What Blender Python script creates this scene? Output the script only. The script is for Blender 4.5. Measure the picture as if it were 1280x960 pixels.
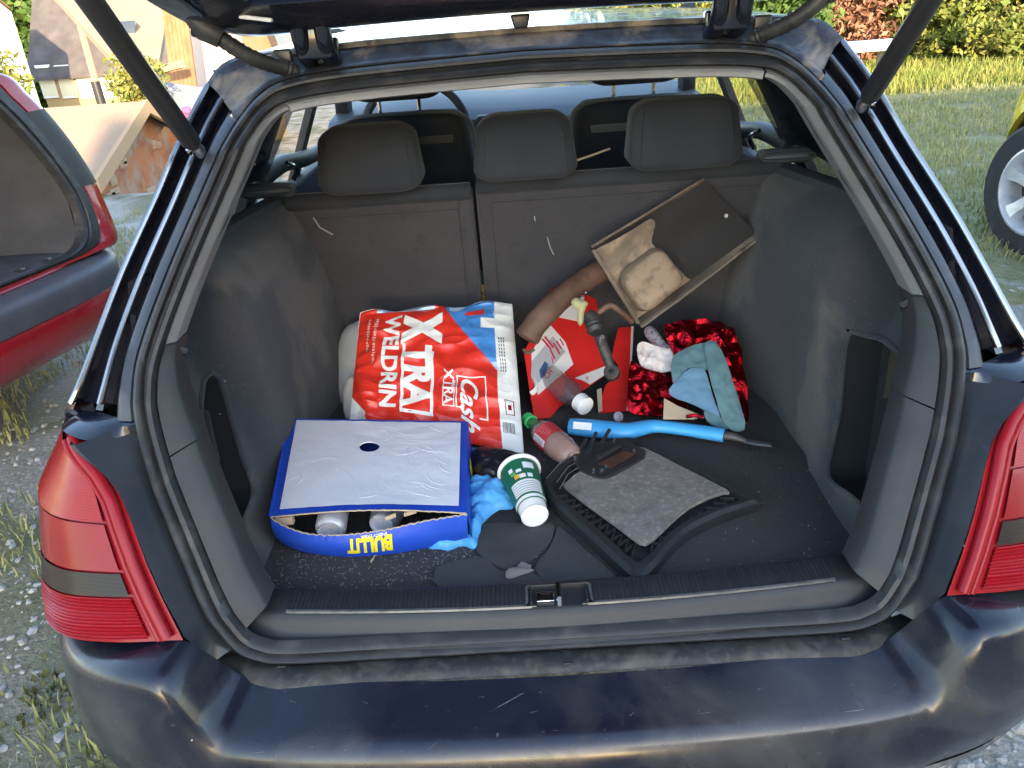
import bpy, bmesh, math, random
import numpy as np
from mathutils import Vector, Matrix, noise
from mathutils.geometry import delaunay_2d_cdt
random.seed(7); rng = np.random.default_rng(7)
S = bpy.context.scene
for o in list(bpy.data.objects): bpy.data.objects.remove(o)
R = math.radians

# ------------------------------------------------------------------ camera
CAM = np.array([-.03, -.711, 1.416]); FPX = 960.
_y, _p, _r = R(-1.08), R(26.02), R(-4.09)
FW = np.array([math.sin(_y)*math.cos(_p), math.cos(_y)*math.cos(_p), -math.sin(_p)])
RT = np.array([math.cos(_y), -math.sin(_y), 0]); UP = np.cross(RT, FW)
RT, UP = math.cos(_r)*RT+math.sin(_r)*UP, -math.sin(_r)*RT+math.cos(_r)*UP
cd = bpy.data.cameras.new('camera'); cam = bpy.data.objects.new('camera', cd); S.collection.objects.link(cam)
cd.sensor_width = 36; cd.lens = FPX/1280*36; cd.clip_end = 2000; cd.clip_start = .02
cam.matrix_world = Matrix(((RT[0], UP[0], -FW[0], CAM[0]), (RT[1], UP[1], -FW[1], CAM[1]), (RT[2], UP[2], -FW[2], CAM[2]), (0, 0, 0, 1)))
S.camera = cam

# ------------------------------------------------------------------ sky, sun, exposure
SUN_EL = R(15); SUN_AZ = R(165)      # azimuth the light comes from, clockwise from +Y
w = bpy.data.worlds.new('World'); S.world = w; w.use_nodes = True
nt = w.node_tree; bg = nt.nodes['Background']; sk = nt.nodes.new('ShaderNodeTexSky')
sk.sky_type = 'NISHITA'; sk.sun_disc = False; sk.sun_elevation = SUN_EL; sk.sun_rotation = SUN_AZ
sk.air_density = 1.0; sk.dust_density = .8; sk.ozone_density = 1.0
nt.links.new(sk.outputs[0], bg.inputs[0]); bg.inputs[1].default_value = .15
sd = bpy.data.lights.new('sun', 'SUN'); sd.energy = 2.6; sd.angle = R(.6); sd.color = (1, .80, .54)
so = bpy.data.objects.new('sun', sd); S.collection.objects.link(so)
_d = Vector((math.sin(SUN_AZ)*math.cos(SUN_EL), math.cos(SUN_AZ)*math.cos(SUN_EL), math.sin(SUN_EL)))
so.rotation_euler = _d.to_track_quat('Z', 'Y').to_euler(); so.location = _d*30
S.view_settings.view_transform = 'Standard'; S.view_settings.look = 'None'
S.view_settings.exposure = 2.7; S.view_settings.gamma = 1
S.render.engine = 'CYCLES'

# ------------------------------------------------------------------ projection helpers (photo pixel -> point on a given real surface)
def ray(px, py): return FW+RT*(px-640)/FPX-UP*(py-480)/FPX
def at(px, py, X=None, Y=None, Z=None):
    d = ray(px, py)
    for i, v in enumerate((X, Y, Z)):
        if v is not None: return CAM+d*(v-CAM[i])/d[i]
def onplane(px, py, O, N):
    d = ray(px, py); N = np.array(N); return CAM+d*(((np.array(O)-CAM)@N)/(d@N))
PZ = [.50, .60, .66, .80, .93, 1.01, 1.25, 1.30, 1.36]; PY = [.12, .13, .145, .22, .30, .358, .524, .60, .68]
def prof(z): return float(np.interp(z, PZ, PY))
def nrm(v): v = np.array(v, float); return v/np.linalg.norm(v)
def sstep(a, b, x):
    t = np.clip((x-a)/(b-a), 0, 1); return t*t*(3-2*t)
def nz(x, y, z, s=1, seed=0): return noise.noise(Vector((x*s+seed*13.7, y*s-seed*7.1, z*s+seed*3.3)))
def smooth(pts, n=8, closed=False):
    P = [np.array(p, float) for p in pts]; k = len(P); out = []
    for i in range(k if closed else k-1):
        if closed: a, b, c, d = P[i-1], P[i], P[(i+1) % k], P[(i+2) % k]
        else: a, b, c, d = P[max(i-1, 0)], P[i], P[i+1], P[min(i+2, k-1)]
        for j in range(n):
            t = j/n
            out.append(.5*((2*b)+(c-a)*t+(2*a-5*b+4*c-d)*t*t+(3*b-a-3*c+d)*t**3))
    if not closed: out.append(P[-1])
    return out
def resample(pts, n):
    P = np.array(pts, float); L = np.concatenate([[0], np.cumsum(np.linalg.norm(np.diff(P, axis=0), axis=1))])
    t = np.linspace(0, L[-1], n); return np.stack([np.interp(t, L, P[:, i]) for i in range(P.shape[1])], 1)

# ------------------------------------------------------------------ scene graph helpers
COL = S.collection
def thing(name, label, cat, group=None, loc=(0, 0, 0), kind=None):
    o = bpy.data.objects.new(name, None); COL.objects.link(o); o.location = loc; o.empty_display_size = .1
    o['label'] = label; o['category'] = cat
    if group: o['group'] = group
    if kind: o['kind'] = kind
    return o
def tag(o, label, cat, group=None, kind=None):
    o['label'] = label; o['category'] = cat
    if group: o['group'] = group
    if kind: o['kind'] = kind
    return o
def link(name, me, m, parent=None):
    o = bpy.data.objects.new(name, me); COL.objects.link(o)
    if m is not None and not me.materials: me.materials.append(m)
    if parent is not None:
        o.parent = parent
        if parent.type == 'EMPTY': o.matrix_parent_inverse = Matrix.LocRotScale(parent.location, parent.rotation_euler, None).inverted()
    return o
def mesh(name, verts, faces, m, parent=None, smooth_=True, kind=None, auto=40):
    me = bpy.data.meshes.new(name); me.from_pydata([tuple(map(float, v)) for v in verts], [], faces); me.update()
    b = bmesh.new(); b.from_mesh(me); bmesh.ops.recalc_face_normals(b, faces=b.faces); b.to_mesh(me); b.free()
    o = link(name, me, m, parent)
    if smooth_:
        me.polygons.foreach_set('use_smooth', [True]*len(me.polygons))
        if auto: me.set_sharp_from_angle(angle=R(auto))
    if kind: o['kind'] = kind
    return o
def frombm(name, b, m, parent=None, smooth_=True, auto=40):
    me = bpy.data.meshes.new(name); b.to_mesh(me); b.free(); o = link(name, me, m, parent)
    if smooth_:
        me.polygons.foreach_set('use_smooth', [True]*len(me.polygons)); me.set_sharp_from_angle(angle=R(auto))
    return o
def merge(parts):
    V, F = [], []
    for v, f in parts:
        k = len(V); V += list(v); F += [tuple(i+k for i in q) for q in f]
    return V, F
def loft(rings, cu=False, cv=False, caps=False):
    n = len(rings[0]); V = [p for r in rings for p in r]; F = []; m = len(rings)
    for i in range(m if cv else m-1):
        for j in range(n if cu else n-1):
            a, b = i*n+j, i*n+(j+1) % n; c, d = ((i+1) % m)*n+(j+1) % n, ((i+1) % m)*n+j
            F.append((a, b, c, d))
    if caps: F.append(tuple(range(n))[::-1]); F.append(tuple((m-1)*n+j for j in range(n)))
    return V, F
def tube(path, r, n=8, closed=False, caps=True, flat=1., up=(0, 0, 1)):
    P = [np.array(p, float) for p in path]; k = len(P); rings = []; rr = r if hasattr(r, '__len__') else [r]*k
    for i in range(k):
        a = P[i-1] if (i or closed) else P[i]; b = P[(i+1) % k] if (i < k-1 or closed) else P[i]
        t = nrm(b-a); u = np.array(up, float); s = np.cross(t, u)
        if np.linalg.norm(s) < 1e-3: s = np.cross(t, (1, .1, 0))
        s = nrm(s); u = np.cross(s, t)
        rings.append([P[i]+rr[i]*(math.cos(2*math.pi*j/n)*s+flat*math.sin(2*math.pi*j/n)*u) for j in range(n)])
    return loft(rings, cu=True, cv=closed, caps=caps and not closed)
def rbox(c, size, bev=.005, seg=3, M=None, f=None):
    b = bmesh.new(); bmesh.ops.create_cube(b, size=1)
    for v in b.verts: v.co = Vector((v.co.x*size[0], v.co.y*size[1], v.co.z*size[2]))
    if bev: bmesh.ops.bevel(b, geom=list(b.edges), offset=bev, segments=seg, profile=.5, affect='EDGES')
    V = [np.array(v.co) for v in b.verts]; F = [tuple(v.index for v in q.verts) for q in b.faces]; b.free()
    if f: V = [f(v) for v in V]
    if M is not None: V = [np.array(M@Vector(v)) for v in V]
    return [v+np.array(c) for v in V], F
def lathe(pr, O, A, n=28, cap0=True, cap1=True):
    """profile [(dist along axis, radius)]"""
    A = nrm(A); u = nrm(np.cross(A, (0, 0, 1) if abs(A[2]) < .9 else (1, 0, 0))); v = np.cross(A, u); O = np.array(O, float)
    rings = [[O+A*d+r*(math.cos(2*math.pi*j/n)*u+math.sin(2*math.pi*j/n)*v) for j in range(n)] for d, r in pr]
    V, F = loft(rings, cu=True)
    if cap0: F.append(tuple(range(n)))
    if cap1: F.append(tuple((len(pr)-1)*n+j for j in range(n)))
    return V, F
def inpoly(x, y, P):
    c = False; j = len(P)-1
    for i in range(len(P)):
        if (P[i][1] > y) != (P[j][1] > y) and x < (P[j][0]-P[i][0])*(y-P[i][1])/(P[j][1]-P[i][1])+P[i][0]: c = not c
        j = i
    return c
def dist_poly(x, y, P):
    A = np.array(P); B = np.roll(A, -1, 0); d = B-A; p = np.array((x, y))
    t = np.clip(((p-A)*d).sum(1)/np.maximum((d*d).sum(1), 1e-12), 0, 1); return float(np.linalg.norm(A+d*t[:, None]-p, axis=1).min())
def inpoly_v(X, P):
    c = np.zeros(len(X), bool); P = np.array(P, float); j = len(P)-1
    for i in range(len(P)):
        if P[i][1] != P[j][1]:
            c ^= ((P[i][1] > X[:, 1]) != (P[j][1] > X[:, 1])) & (X[:, 0] < (P[j][0]-P[i][0])*(X[:, 1]-P[i][1])/(P[j][1]-P[i][1])+P[i][0])
        j = i
    return c
def dist_v(X, P):
    A = np.array(P, float); B = np.roll(A, -1, 0); best = np.full(len(X), 1e9)
    for p, q in zip(A, B):
        d = q-p; t = np.clip(((X-p)@d)/max(d@d, 1e-12), 0, 1); best = np.minimum(best, np.linalg.norm(p+t[:, None]*d-X, axis=1))
    return best
def cdt(poly, sp, holes=()):
    """triangulated polygon with inner points -> 2d verts, tris, dist to edge"""
    P = [tuple(map(float, p[:2])) for p in poly]; pts = list(P); faces = [list(range(len(P)))]; edges = []
    for h in holes:
        k = len(pts); pts += [tuple(map(float, q)) for q in h]; edges += [(k+i, k+(i+1) % len(h)) for i in range(len(h))]
    A = np.array(P); lo, hi = A.min(0), A.max(0); allp = [P]+[list(h) for h in holes]
    G = np.array([(x+(sp/2 if r % 2 else 0), y) for r, y in enumerate(np.arange(lo[1]+sp/2, hi[1], sp*.87)) for x in np.arange(lo[0], hi[0], sp)]).reshape(-1, 2)
    if len(G):
        k = inpoly_v(G, P)
        for h in holes: k &= ~inpoly_v(G, h)
        for q in allp: k &= dist_v(G, q) > sp*.45
        pts += [tuple(g) for g in G[k]]
    r = delaunay_2d_cdt([Vector(p) for p in pts], edges, faces, 1, 1e-7)
    V = np.array([tuple(v) for v in r[0]]); T0 = [tuple(t) for t in r[2]]
    C = np.array([V[list(t)].mean(0) for t in T0]); k = inpoly_v(C, P)
    for h in holes: k &= ~inpoly_v(C, h)
    T = [t for t, g in zip(T0, k) if g]
    D = np.min([dist_v(V, q) for q in allp], 0)
    return V, T, D
def sheet(poly, sp, f, holes=()):
    """f(x,y,d,side)->3d ; closed two-sided sheet"""
    V, T, D = cdt(poly, sp, holes); n = len(V)
    W = [f(v[0], v[1], d, 1) for v, d in zip(V, D)]+[f(v[0], v[1], d, -1) for v, d in zip(V, D)]
    F = list(T)+[(t[2]+n, t[1]+n, t[0]+n) for t in T]; cnt = {}
    for t in T:
        for i in range(3):
            e = (t[i], t[(i+1) % 3]); cnt[e] = 1
    for a, b in list(cnt):
        if (b, a) not in cnt: F.append((b, a, a+n, b+n))
    return W, F
def frame(O, N, up=(0, 0, 1)):
    N = nrm(N); U = np.cross(up, N)
    if np.linalg.norm(U) < 1e-3: U = np.array((1., 0, 0))
    U = nrm(U); return np.array(O, float), U, np.cross(N, U), N
def pxsheet(px, O, N, thick=.002, bulge=0, bw=.02, wr=0, ws=30, sp=.012, sm=0, seed=0, holes=(), up=(0, 0, 1), lift=0., drop=1.):
    """outline traced on a real plane (point O, normal N): a sheet with thickness, bulge and wrinkles"""
    O, U, V_, N = frame(O, N, up)
    def loc(p): q = onplane(p[0], p[1], O, N)-O; return (q@U, q@V_)
    P = [loc(p) for p in px]
    if sm: P = [tuple(q) for q in smooth(P, sm, True)]
    H = [[loc(p) for p in h] for h in holes]
    def f(x, y, d, s):
        h = bulge*(1-math.exp(-d/bw)) if bulge else 0
        q = O+U*x+V_*y; wv = wr*nz(q[0], q[1], q[2], ws, seed)+wr*.4*nz(q[0], q[1], q[2], ws*2.7, seed+2)
        return q+N*(lift+(thick/2+h if s > 0 else -thick/2-h*(1-drop))+wv)
    return sheet(P, sp, f, H)
def ribbon(path, wid, hgt, up):
    """square bar along a path"""
    P = [np.array(p, float) for p in path]; rings = []
    for i in range(len(P)):
        t = nrm(P[min(i+1, len(P)-1)]-P[max(i-1, 0)]); s = nrm(np.cross(t, up)); u = np.cross(s, t)
        rings.append([P[i]+s*wid/2*a+u*hgt/2*b for a, b in ((-1, -1), (1, -1), (1, 1), (-1, 1))])
    return loft(rings, cu=True, caps=True)

# ------------------------------------------------------------------ materials
def mat(name, col, rough=.6, metal=0, var=None, bump=None, coat=0, crough=.06, trans=0, ior=1.45, spec=.5, alpha=1, specks=None, rvar=None, emit=None, wave=None, attr=None, sss=0, sheen=0):
    m = bpy.data.materials.new(name); m.use_nodes = True; n = m.node_tree.nodes; L = m.node_tree.links; b = n['Principled BSDF']
    def si(k, v): b.inputs[k].default_value = v
    c4 = (*col, 1); si('Base Color', c4); si('Roughness', rough); si('Metallic', metal); si('Coat Weight', coat); si('Coat Roughness', crough)
    si('Transmission Weight', trans); si('IOR', ior); si('Specular IOR Level', spec); si('Alpha', alpha); si('Sheen Weight', sheen)
    tc = n.new('ShaderNodeTexCoord'); src = None
    def ntex(sc, det=5, dist=0, rg=.55):
        t = n.new('ShaderNodeTexNoise'); t.inputs['Scale'].default_value = sc; t.inputs['Detail'].default_value = det
        t.inputs['Roughness'].default_value = rg; t.inputs['Distortion'].default_value = dist; L.new(tc.outputs['Object'], t.inputs['Vector']); return t
    def ramp(o, lo, hi):
        r = n.new('ShaderNodeMapRange'); r.inputs[1].default_value = lo; r.inputs[2].default_value = hi; L.new(o, r.inputs[0]); return r.outputs[0]
    def mix(f, a, c):
        x = n.new('ShaderNodeMix'); x.data_type = 'RGBA'; L.new(f, x.inputs[0])
        if isinstance(a, tuple): x.inputs[6].default_value = a
        else: L.new(a, x.inputs[6])
        x.inputs[7].default_value = (*c, 1); return x.outputs[2]
    cur = c4
    if attr:
        a = n.new('ShaderNodeAttribute'); a.attribute_name = attr; cur = a.outputs['Color']; L.new(cur, b.inputs['Base Color'])
    for vv in ([var] if var and not isinstance(var, list) else var or []):
        c2, sc, lo, hi = vv[:4]
        t = ntex(sc, 6, vv[4] if len(vv) > 4 else 0); cur = mix(ramp(t.outputs[0], lo, hi), cur, c2); L.new(cur, b.inputs['Base Color'])
    if specks:
        c2, sc, th = specks
        v = n.new('ShaderNodeTexVoronoi'); v.inputs['Scale'].default_value = sc; L.new(tc.outputs['Object'], v.inputs['Vector'])
        t = ntex(sc*.13, 2); mu = n.new('ShaderNodeMath'); mu.operation = 'ADD'; L.new(v.outputs['Distance'], mu.inputs[0]); L.new(ramp(t.outputs[0], .65, .35), mu.inputs[1])
        cur = mix(ramp(mu.outputs[0], th*1.15, th*.85), cur, c2); L.new(cur, b.inputs['Base Color'])
    if wave:
        c2, sc, axis, th = wave; q = n.new('ShaderNodeTexWave'); q.bands_direction = axis; q.inputs['Scale'].default_value = sc; q.inputs['Distortion'].default_value = 0
        L.new(tc.outputs['Object'], q.inputs['Vector']); cur = mix(ramp(q.outputs['Fac'], th-.1, th+.1), cur, c2); L.new(cur, b.inputs['Base Color'])
    if rvar:
        sc, lo, hi, r0, r1 = rvar; t = ntex(sc, 6, .5); q = n.new('ShaderNodeMapRange'); q.inputs[1].default_value = lo; q.inputs[2].default_value = hi
        q.inputs[3].default_value = r0; q.inputs[4].default_value = r1; L.new(t.outputs[0], q.inputs[0]); L.new(q.outputs[0], b.inputs['Roughness'])
    prev = None
    for bp in ([bump] if bump and not isinstance(bump, list) else bump or []):
        sc, st, di = bp[:3]; t = ntex(sc, 6, bp[3] if len(bp) > 3 else 0); u = n.new('ShaderNodeBump'); u.inputs['Strength'].default_value = st; u.inputs['Distance'].default_value = di
        L.new(t.outputs[0], u.inputs['Height'])
        if prev: L.new(prev.outputs[0], u.inputs['Normal'])
        prev = u; L.new(u.outputs[0], b.inputs['Normal'])
    if emit: si('Emission Color', (*emit, 1)); si('Emission Strength', 1)
    return m
M = {}
NAVY = (.008, .009, .017)
M['paint'] = mat('navy_paint', NAVY, .22, coat=.6, var=((.03, .03, .036), 9, .55, .85), rvar=(14, .4, .75, .14, .42), bump=(60, .05, .002))
M['paint_dirty'] = mat('navy_paint_dusty', (.020, .021, .028), .45, var=[((.20, .155, .11), 9, .54, .66, .8), ((.05, .05, .05), 60, .5, .8)], rvar=(20, .4, .7, .3, .7), bump=(80, .15, .002))
M['sill_plastic'] = mat('dusty_black_plastic', (.022, .022, .023), .6, var=[((.10, .088, .07), 18, .52, .8, .8), ((.06, .055, .048), 70, .5, .7)], bump=(160, .2, .001))
M['rubber'] = mat('black_rubber_seal', (.022, .022, .024), .48, var=((.075, .07, .062), 22, .5, .85, .5), bump=(120, .15, .001))
M['flange'] = mat('flange_dark', (.026, .028, .036), .42, var=((.07, .065, .06), 16, .5, .9), coat=.1)
M['trim_light'] = mat('light_grey_trim', (.16, .16, .165), .5, var=((.12, .115, .11), 12, .45, .8), bump=(300, .1, .0006))
M['trim_dark'] = mat('dark_grey_trim', (.019, .020, .023), .52, var=((.027, .027, .028), 20, .4, .8), bump=(500, .2, .0006))
M['carpet'] = mat('boot_side_carpet', (.043, .044, .051), .95, spec=.15, var=[((.094, .085, .081), 2.6, .49, .56, .7), ((.034, .034, .039), 3.3, .5, .75), ((.075, .072, .072), 90, .6, .75)], specks=((.22, .2, .18), 60, .05), bump=[(420, .8, .004), (60, .25, .004)], sheen=.15)
M['seatback'] = mat('seat_back_carpet', (.043, .044, .052), .95, spec=.15, var=[((.058, .057, .063), 4, .4, .7, .4), ((.037, .039, .047), 30, .55, .75)], specks=((.3, .28, .26), 45, .035), bump=[(450, .7, .004), (25, .2, .005)], sheen=.15)
M['floor_carpet'] = mat('boot_floor_carpet', (.060, .058, .060), .95, spec=.2, var=[((.060, .056, .052), 6, .45, .7, .5), ((.085, .078, .066), 130, .62, .75)], specks=((.25, .22, .17), 95, .02), bump=[(420, .9, .004), (70, .35, .004)])
M['blackplast'] = mat('black_plastic', (.024, .024, .026), .38, var=((.03, .029, .027), 30, .5, .8), bump=(400, .08, .0006))
M['pocket'] = mat('pocket_black', (.022, .022, .023), .35, specks=((.4, .4, .38), 55, .09), bump=(60, .1, .002))
M['olive'] = mat('bare_wing_metal', (.06, .052, .03), .5, var=((.02, .02, .018), 9, .45, .7), bump=(30, .1, .003))
M['headrest'] = mat('dark_seat_cloth', (.015, .019, .028), .85, bump=(700, .3, .001), sheen=.1, var=((.023, .027, .034), 9, .4, .7))
M['chrome'] = mat('chrome', (.7, .7, .7), .12, 1)
M['alu'] = mat('brushed_strip', (.62, .62, .62), .32, .9, var=((.3, .29, .27), 40, .5, .8))
M['vinyl'] = mat('grey_blue_vinyl', (.10, .115, .125), .5, bump=(300, .15, .001))
M['dash'] = mat('dash_grey', (.05, .055, .062), .6, bump=(300, .1, .001))
def glassmat(name, tint, alpha, rough=.02):
    return mat(name, tint, rough, alpha=alpha, spec=.6, coat=.5)
M['glass'] = glassmat('window_glass', (.02, .03, .03), .12)
M['gloss_dark'] = mat('dark_blue_grey_gloss', (.022, .026, .034), .35, coat=.3, var=((.04, .04, .044), 14, .45, .8))
M['screen'] = mat('haze_tinted_windscreen', (.30, .42, .55), .3, alpha=.4, var=((.24, .34, .46), 3, .4, .7))  # bluish haze of sky light put into the glass colour
M['lamp_red'] = mat('lamp_red', (.23, .004, .008), .22, coat=.15, var=((.18, .005, .006), 6, .4, .7), spec=.3)
M['lamp_edge'] = mat('lamp_rim_red', (.24, .006, .011), .28, coat=.15, spec=.3)
M['lamp_orange'] = mat('lamp_upper_amber_red', (.30, .009, .007), .22, coat=.15, spec=.3, wave=((.21, .005, .005), 90, 'Z', .5))
M['lamp_dark'] = mat('lamp_smoke_band', (.014, .010, .008), .3, coat=.1, spec=.3, wave=((.024, .013, .011), 60, 'Z', .5))
M['lamp_rib'] = mat('lamp_ribbed_red', (.28, .006, .011), .3, coat=.1, spec=.3)
M['white'] = mat('white_plastic', (.75, .75, .74), .4)
M['tyre'] = mat('tyre_rubber', (.02, .02, .021), .8, bump=(90, .3, .003), var=((.05, .047, .042), 12, .5, .8))
M['alloy'] = mat('alloy_wheel', (.66, .66, .68), .35, .5, var=((.42, .40, .37), 18, .5, .8))
M['redpaint'] = mat('red_paint', (.26, .008, .014), .22, coat=.6, var=((.16, .02, .02), 8, .5, .85), rvar=(14, .4, .75, .14, .4))
M['yellowpaint'] = mat('yellow_paint', (.55, .40, .03), .22, coat=.6, rvar=(14, .4, .75, .14, .4))
M['greyplast'] = mat('grey_bumper_plastic', (.055, .06, .075), .5, bump=(250, .15, .001), var=((.09, .09, .10), 8, .4, .8))
M['redcar_lining'] = mat('grey_boot_lining', (.045, .047, .053), .9, bump=(300, .3, .002), var=((.065, .067, .074), 6, .4, .7))

# ================================================================== the dark blue estate car
car = thing('estate_car', 'dark navy estate car with open tailgate and rubbish-strewn boot', 'car', loc=(0, 1.6, 0))
def mir(V): return [np.array((-v[0], v[1], v[2])) for v in V]
def part2(name, VF, m, parent=car, **k):
    """the same part on both sides of the car"""
    a = mesh(name, VF[0], VF[1], m, parent, **k); b = mesh(name, mir(VF[0]), VF[1], m, parent, **k); return b, a
# ---- opening loop (right half, x,z)
SO = [(0, .578), (.25, .578), (.40, .579), (.445, .588), (.475, .607), (.497, .640), (.517, .678), (.535, .721), (.564, .792), (.580, .830), (.600, .895), (.606, .945), (.597, 1.00),
      (.555, 1.097), (.487, 1.229), (.459, 1.283), (.430, 1.316), (.385, 1.335), (.27, 1.345), (0, 1.352)]
half = smooth(SO, 12)
loop = [tuple(p) for p in half]+[(-p[0], p[1]) for p in half[-2:0:-1]]
loop = resample(loop+[loop[0]], 1401)[:-1]
def off(lp, d):
    t = np.roll(lp, -1, 0)-np.roll(lp, 1, 0); t /= np.linalg.norm(t, axis=1)[:, None]; nn = np.stack([-t[:, 1], t[:, 0]], 1); return lp+nn*(np.array(d)[:, None] if hasattr(d, '__len__') else d)
def ring3(d, dy): return [np.array((x, prof(z)+dy, z)) for x, z in off(loop, d)]
mesh('door_seal', *loft([ring3(d, y) for d, y in ((-.002, .012), (0, .0), (.002, -.010), (.007, -.013), (.011, -.009), (.0135, .002), (.0165, .002), (.019, -.009), (.023, -.013), (.028, -.010), (.031, .004))], cu=True), M['rubber'], car)
zz = loop[:, 1]; xx = loop[:, 0]
def trimseg(name, sel, wid, m, parent=car, dyo=0.):
    wid = np.array([wid(z) for z in zz]) if callable(wid) else wid
    idx = [i for i in range(len(loop)) if sel(*loop[i])]
    brk = next((k for k in range(1, len(idx)) if idx[k]-idx[k-1] > 1), 0); idx = idx[brk:]+idx[:brk]
    rings = []
    for d, dy in ((0, .008), (.004, -.002), (.5, .006), (.9, .014), (1, .02), (1.0, .06)):
        o = off(loop, .031+np.where(np.full(len(loop), d) <= .01, d, d*wid)); rings.append([np.array((o[i][0], prof(o[i][1])+dy+dyo, o[i][1])) for i in idx])
    return mesh(name, *loft(rings), m, parent)
for sg in (-1, 1):
    trimseg('upper_trim', lambda x, z: x*sg > 0 and z > 1.012 and abs(x) > .392, .013, M['trim_light'])
    trimseg('lower_trim', lambda x, z: x*sg > 0 and .8505 < z < 1.0115 and abs(x) > .4, lambda z: float(np.interp(z, [.85, .93, 1.01], [.040, .030, .015])), M['trim_dark'])
    trimseg('lower_trim', lambda x, z: x*sg > 0 and .615 < z < .850 and abs(x) > .3, .038, M['trim_dark'])
trimseg('roof_trim', lambda x, z: abs(x) < .389 and z > 1.0, .017, M['trim_light'])
# ---- pillars and roof rail
SA = resample(smooth([(.604, .91), (.606, .945), (.597, 1.00), (.555, 1.097), (.487, 1.229), (.459, 1.283)], 8), 40)
SB = resample(smooth([(.459, 1.283), (.430, 1.316), (.385, 1.335), (.27, 1.345), (0, 1.352)], 8), 40)
OA = resample(smooth([(.742, .905, .345), (.713, .951, .365), (.654, 1.084, .459), (.60, 1.19, .54), (.565, 1.264, .595), (.537, 1.335, .69)], 8), 40)
OB = resample(smooth([(.537, 1.335, .69), (.505, 1.366, .715), (.43, 1.377, .725), (.25, 1.384, .73), (0, 1.386, .735)], 8), 40)
def cross(i, S_, O_, fr, dy, lift=0):
    s = np.array((S_[i][0]+0., prof(S_[i][1])-.002, S_[i][1])); o = np.array((O_[i][0], O_[i][2], O_[i][1]))
    return s+(o-s)*fr+np.array((0, dy, lift))
secA = [(-.02, .01), (.03, -.006), (.18, -.010), (.24, -.002), (.27, .03), (.45, .035), (.50, .012), (.60, .012), (.64, .03), (.86, .032), (.90, .006), (.97, .0), (1.0, .008)]
part2('pillar_flange', loft([[cross(i, SA, OA, f, d) for i in range(40)] for f, d in secA[:5]]), M['flange'])
part2('rear_pillar', loft([[cross(i, SA, OA, f, d) for i in range(40)] for f, d in secA[4:]]), M['paint'])
M['skyglint'] = mat('sky_glint_metal', (.30, .31, .33), .25, .9)  # bright tubes put where the pillar edges only reflect the sky
for f, d, r in ((.55, .006, .0042), (.94, -.004, .0046)):
    part2('sky_glint_strip', tube([cross(i, SA, OA, f, d) for i in range(1, 40)], r, 8), M['skyglint'])
qp = []
for i in range(40):
    x, z, y = OA[i]; g_ = np.array((.752-.50*(z-.94), .64+.70*(z-.94), z)); o_ = np.array((x, y+.008, z)); qp.append([o_+(g_-o_)*k_+np.array((.012*math.sin(math.pi*k_), 0, 0)) for k_ in np.linspace(0, 1, 6)])
part2('quarter_panel', loft(qp), M['paint'])
secB = [(-.02, .01, 0), (.03, -.004, 0), (.12, -.006, 0), (.3, .012, -.004), (.5, .01, 0), (.72, .012, .001), (.86, .002, .004), (1, 0, 0)]
rail = loft([[cross(i, SB, OB, f, d, l) for i in range(40)] for f, d, l in secB])
mesh('roof_rail', *merge([rail, (mir(rail[0]), rail[1])]), M['paint_dirty'], car)
# ---- roof skin, windscreen, bonnet, sides
rr = []
for t in np.linspace(0, 1, 14):
    row = []
    for i in list(range(0, 40, 3))+[39]:
        x, z, y = OB[i]; Y = y+t*(2.05-y); row.append(np.array((x*(1+.06*math.sin(t*2.2)), Y, z+.016*math.sin(t*2.4)*(1-.5*(x/.55)**2))))
    rr.append(row+[np.array((-p[0], p[1], p[2])) for p in row[-2::-1]])
mesh('roof', *loft(rr), M['paint'], car)
mesh('headliner', *rbox((0, 1.38, 1.352), (.98, 1.24, .012), .004), M['vinyl'], car)
mesh('windscreen', *loft([[(x*(.58+.14*t), 2.04+t*.72-.10*(x*x), 1.375-t*.27) for x in np.linspace(-1, 1, 13)] for t in np.linspace(0, 1, 5)]), M['screen'], car)
mesh('bonnet', *loft([[(x*(.74-.06*t), 2.78+t*1.0-.06*x*x*(1-t)-.12*x*x*t, 1.09-.20*t-.06*x*x) for x in np.linspace(-1, 1, 15)] for t in np.linspace(0, 1, 8)]), M['paint'], car)
front = loft([[(x*.72, 3.80-.16*x*x+d, z) for x in np.linspace(-1, 1, 15)] for d, z in ((-.02, .85), (.04, .80), (.08, .6), (.10, .45), (.06, .30), (-.1, .24))])
mesh('front_bumper', *front, M['paint'], car)
WR, WF = .98, 3.15
def arc(cy, r, n=18): return [(cy-r*math.cos(math.pi*k/n), .20+.12+ (r*math.sin(math.pi*k/n)-.12 if True else 0)) for k in range(n+1)]
def arch(cy, r=.34, n=18): return [(cy+r*math.cos(math.pi*(1+0)-math.pi*k/n), max(.24, .30+r*math.sin(math.pi*k/n))) for k in range(n+1)]
poly = [(.50, .42), (.56, .26)]+arch(WR)+arch(WF)+[(3.62, .26), (3.72, .5), (3.70, .80), (2.75, .90), (1.2, .93), (.50, .90)]
def sidef(Y, z, d, s): return np.array(((.832 if s > 0 else .81)-.35*max(0, z-.78)**1.2-.25*max(0, .5-z)**1.6-.5*max(0, Y-3.2)**2-.06*max(0, .75-Y), Y, z))
part2('body_side', sheet(poly, .09, sidef), M['paint'])
gp = [(1.27, .94), (1.76, .94), (1.76, 1.27), (1.50, 1.27)]; gp2 = [(1.84, .94), (2.66, .96), (2.12, 1.30), (1.84, 1.30)]; gp3 = [(.62, .95), (1.18, .94), (1.38, 1.27), (.84, 1.27)]
def glf(Y, z, d, s): return np.array(((.748 if s > 0 else .742)-.50*(z-.94), Y, z))
for g in (gp, gp2): part2('side_window', sheet(g, .3, glf), M['glass'])
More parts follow.
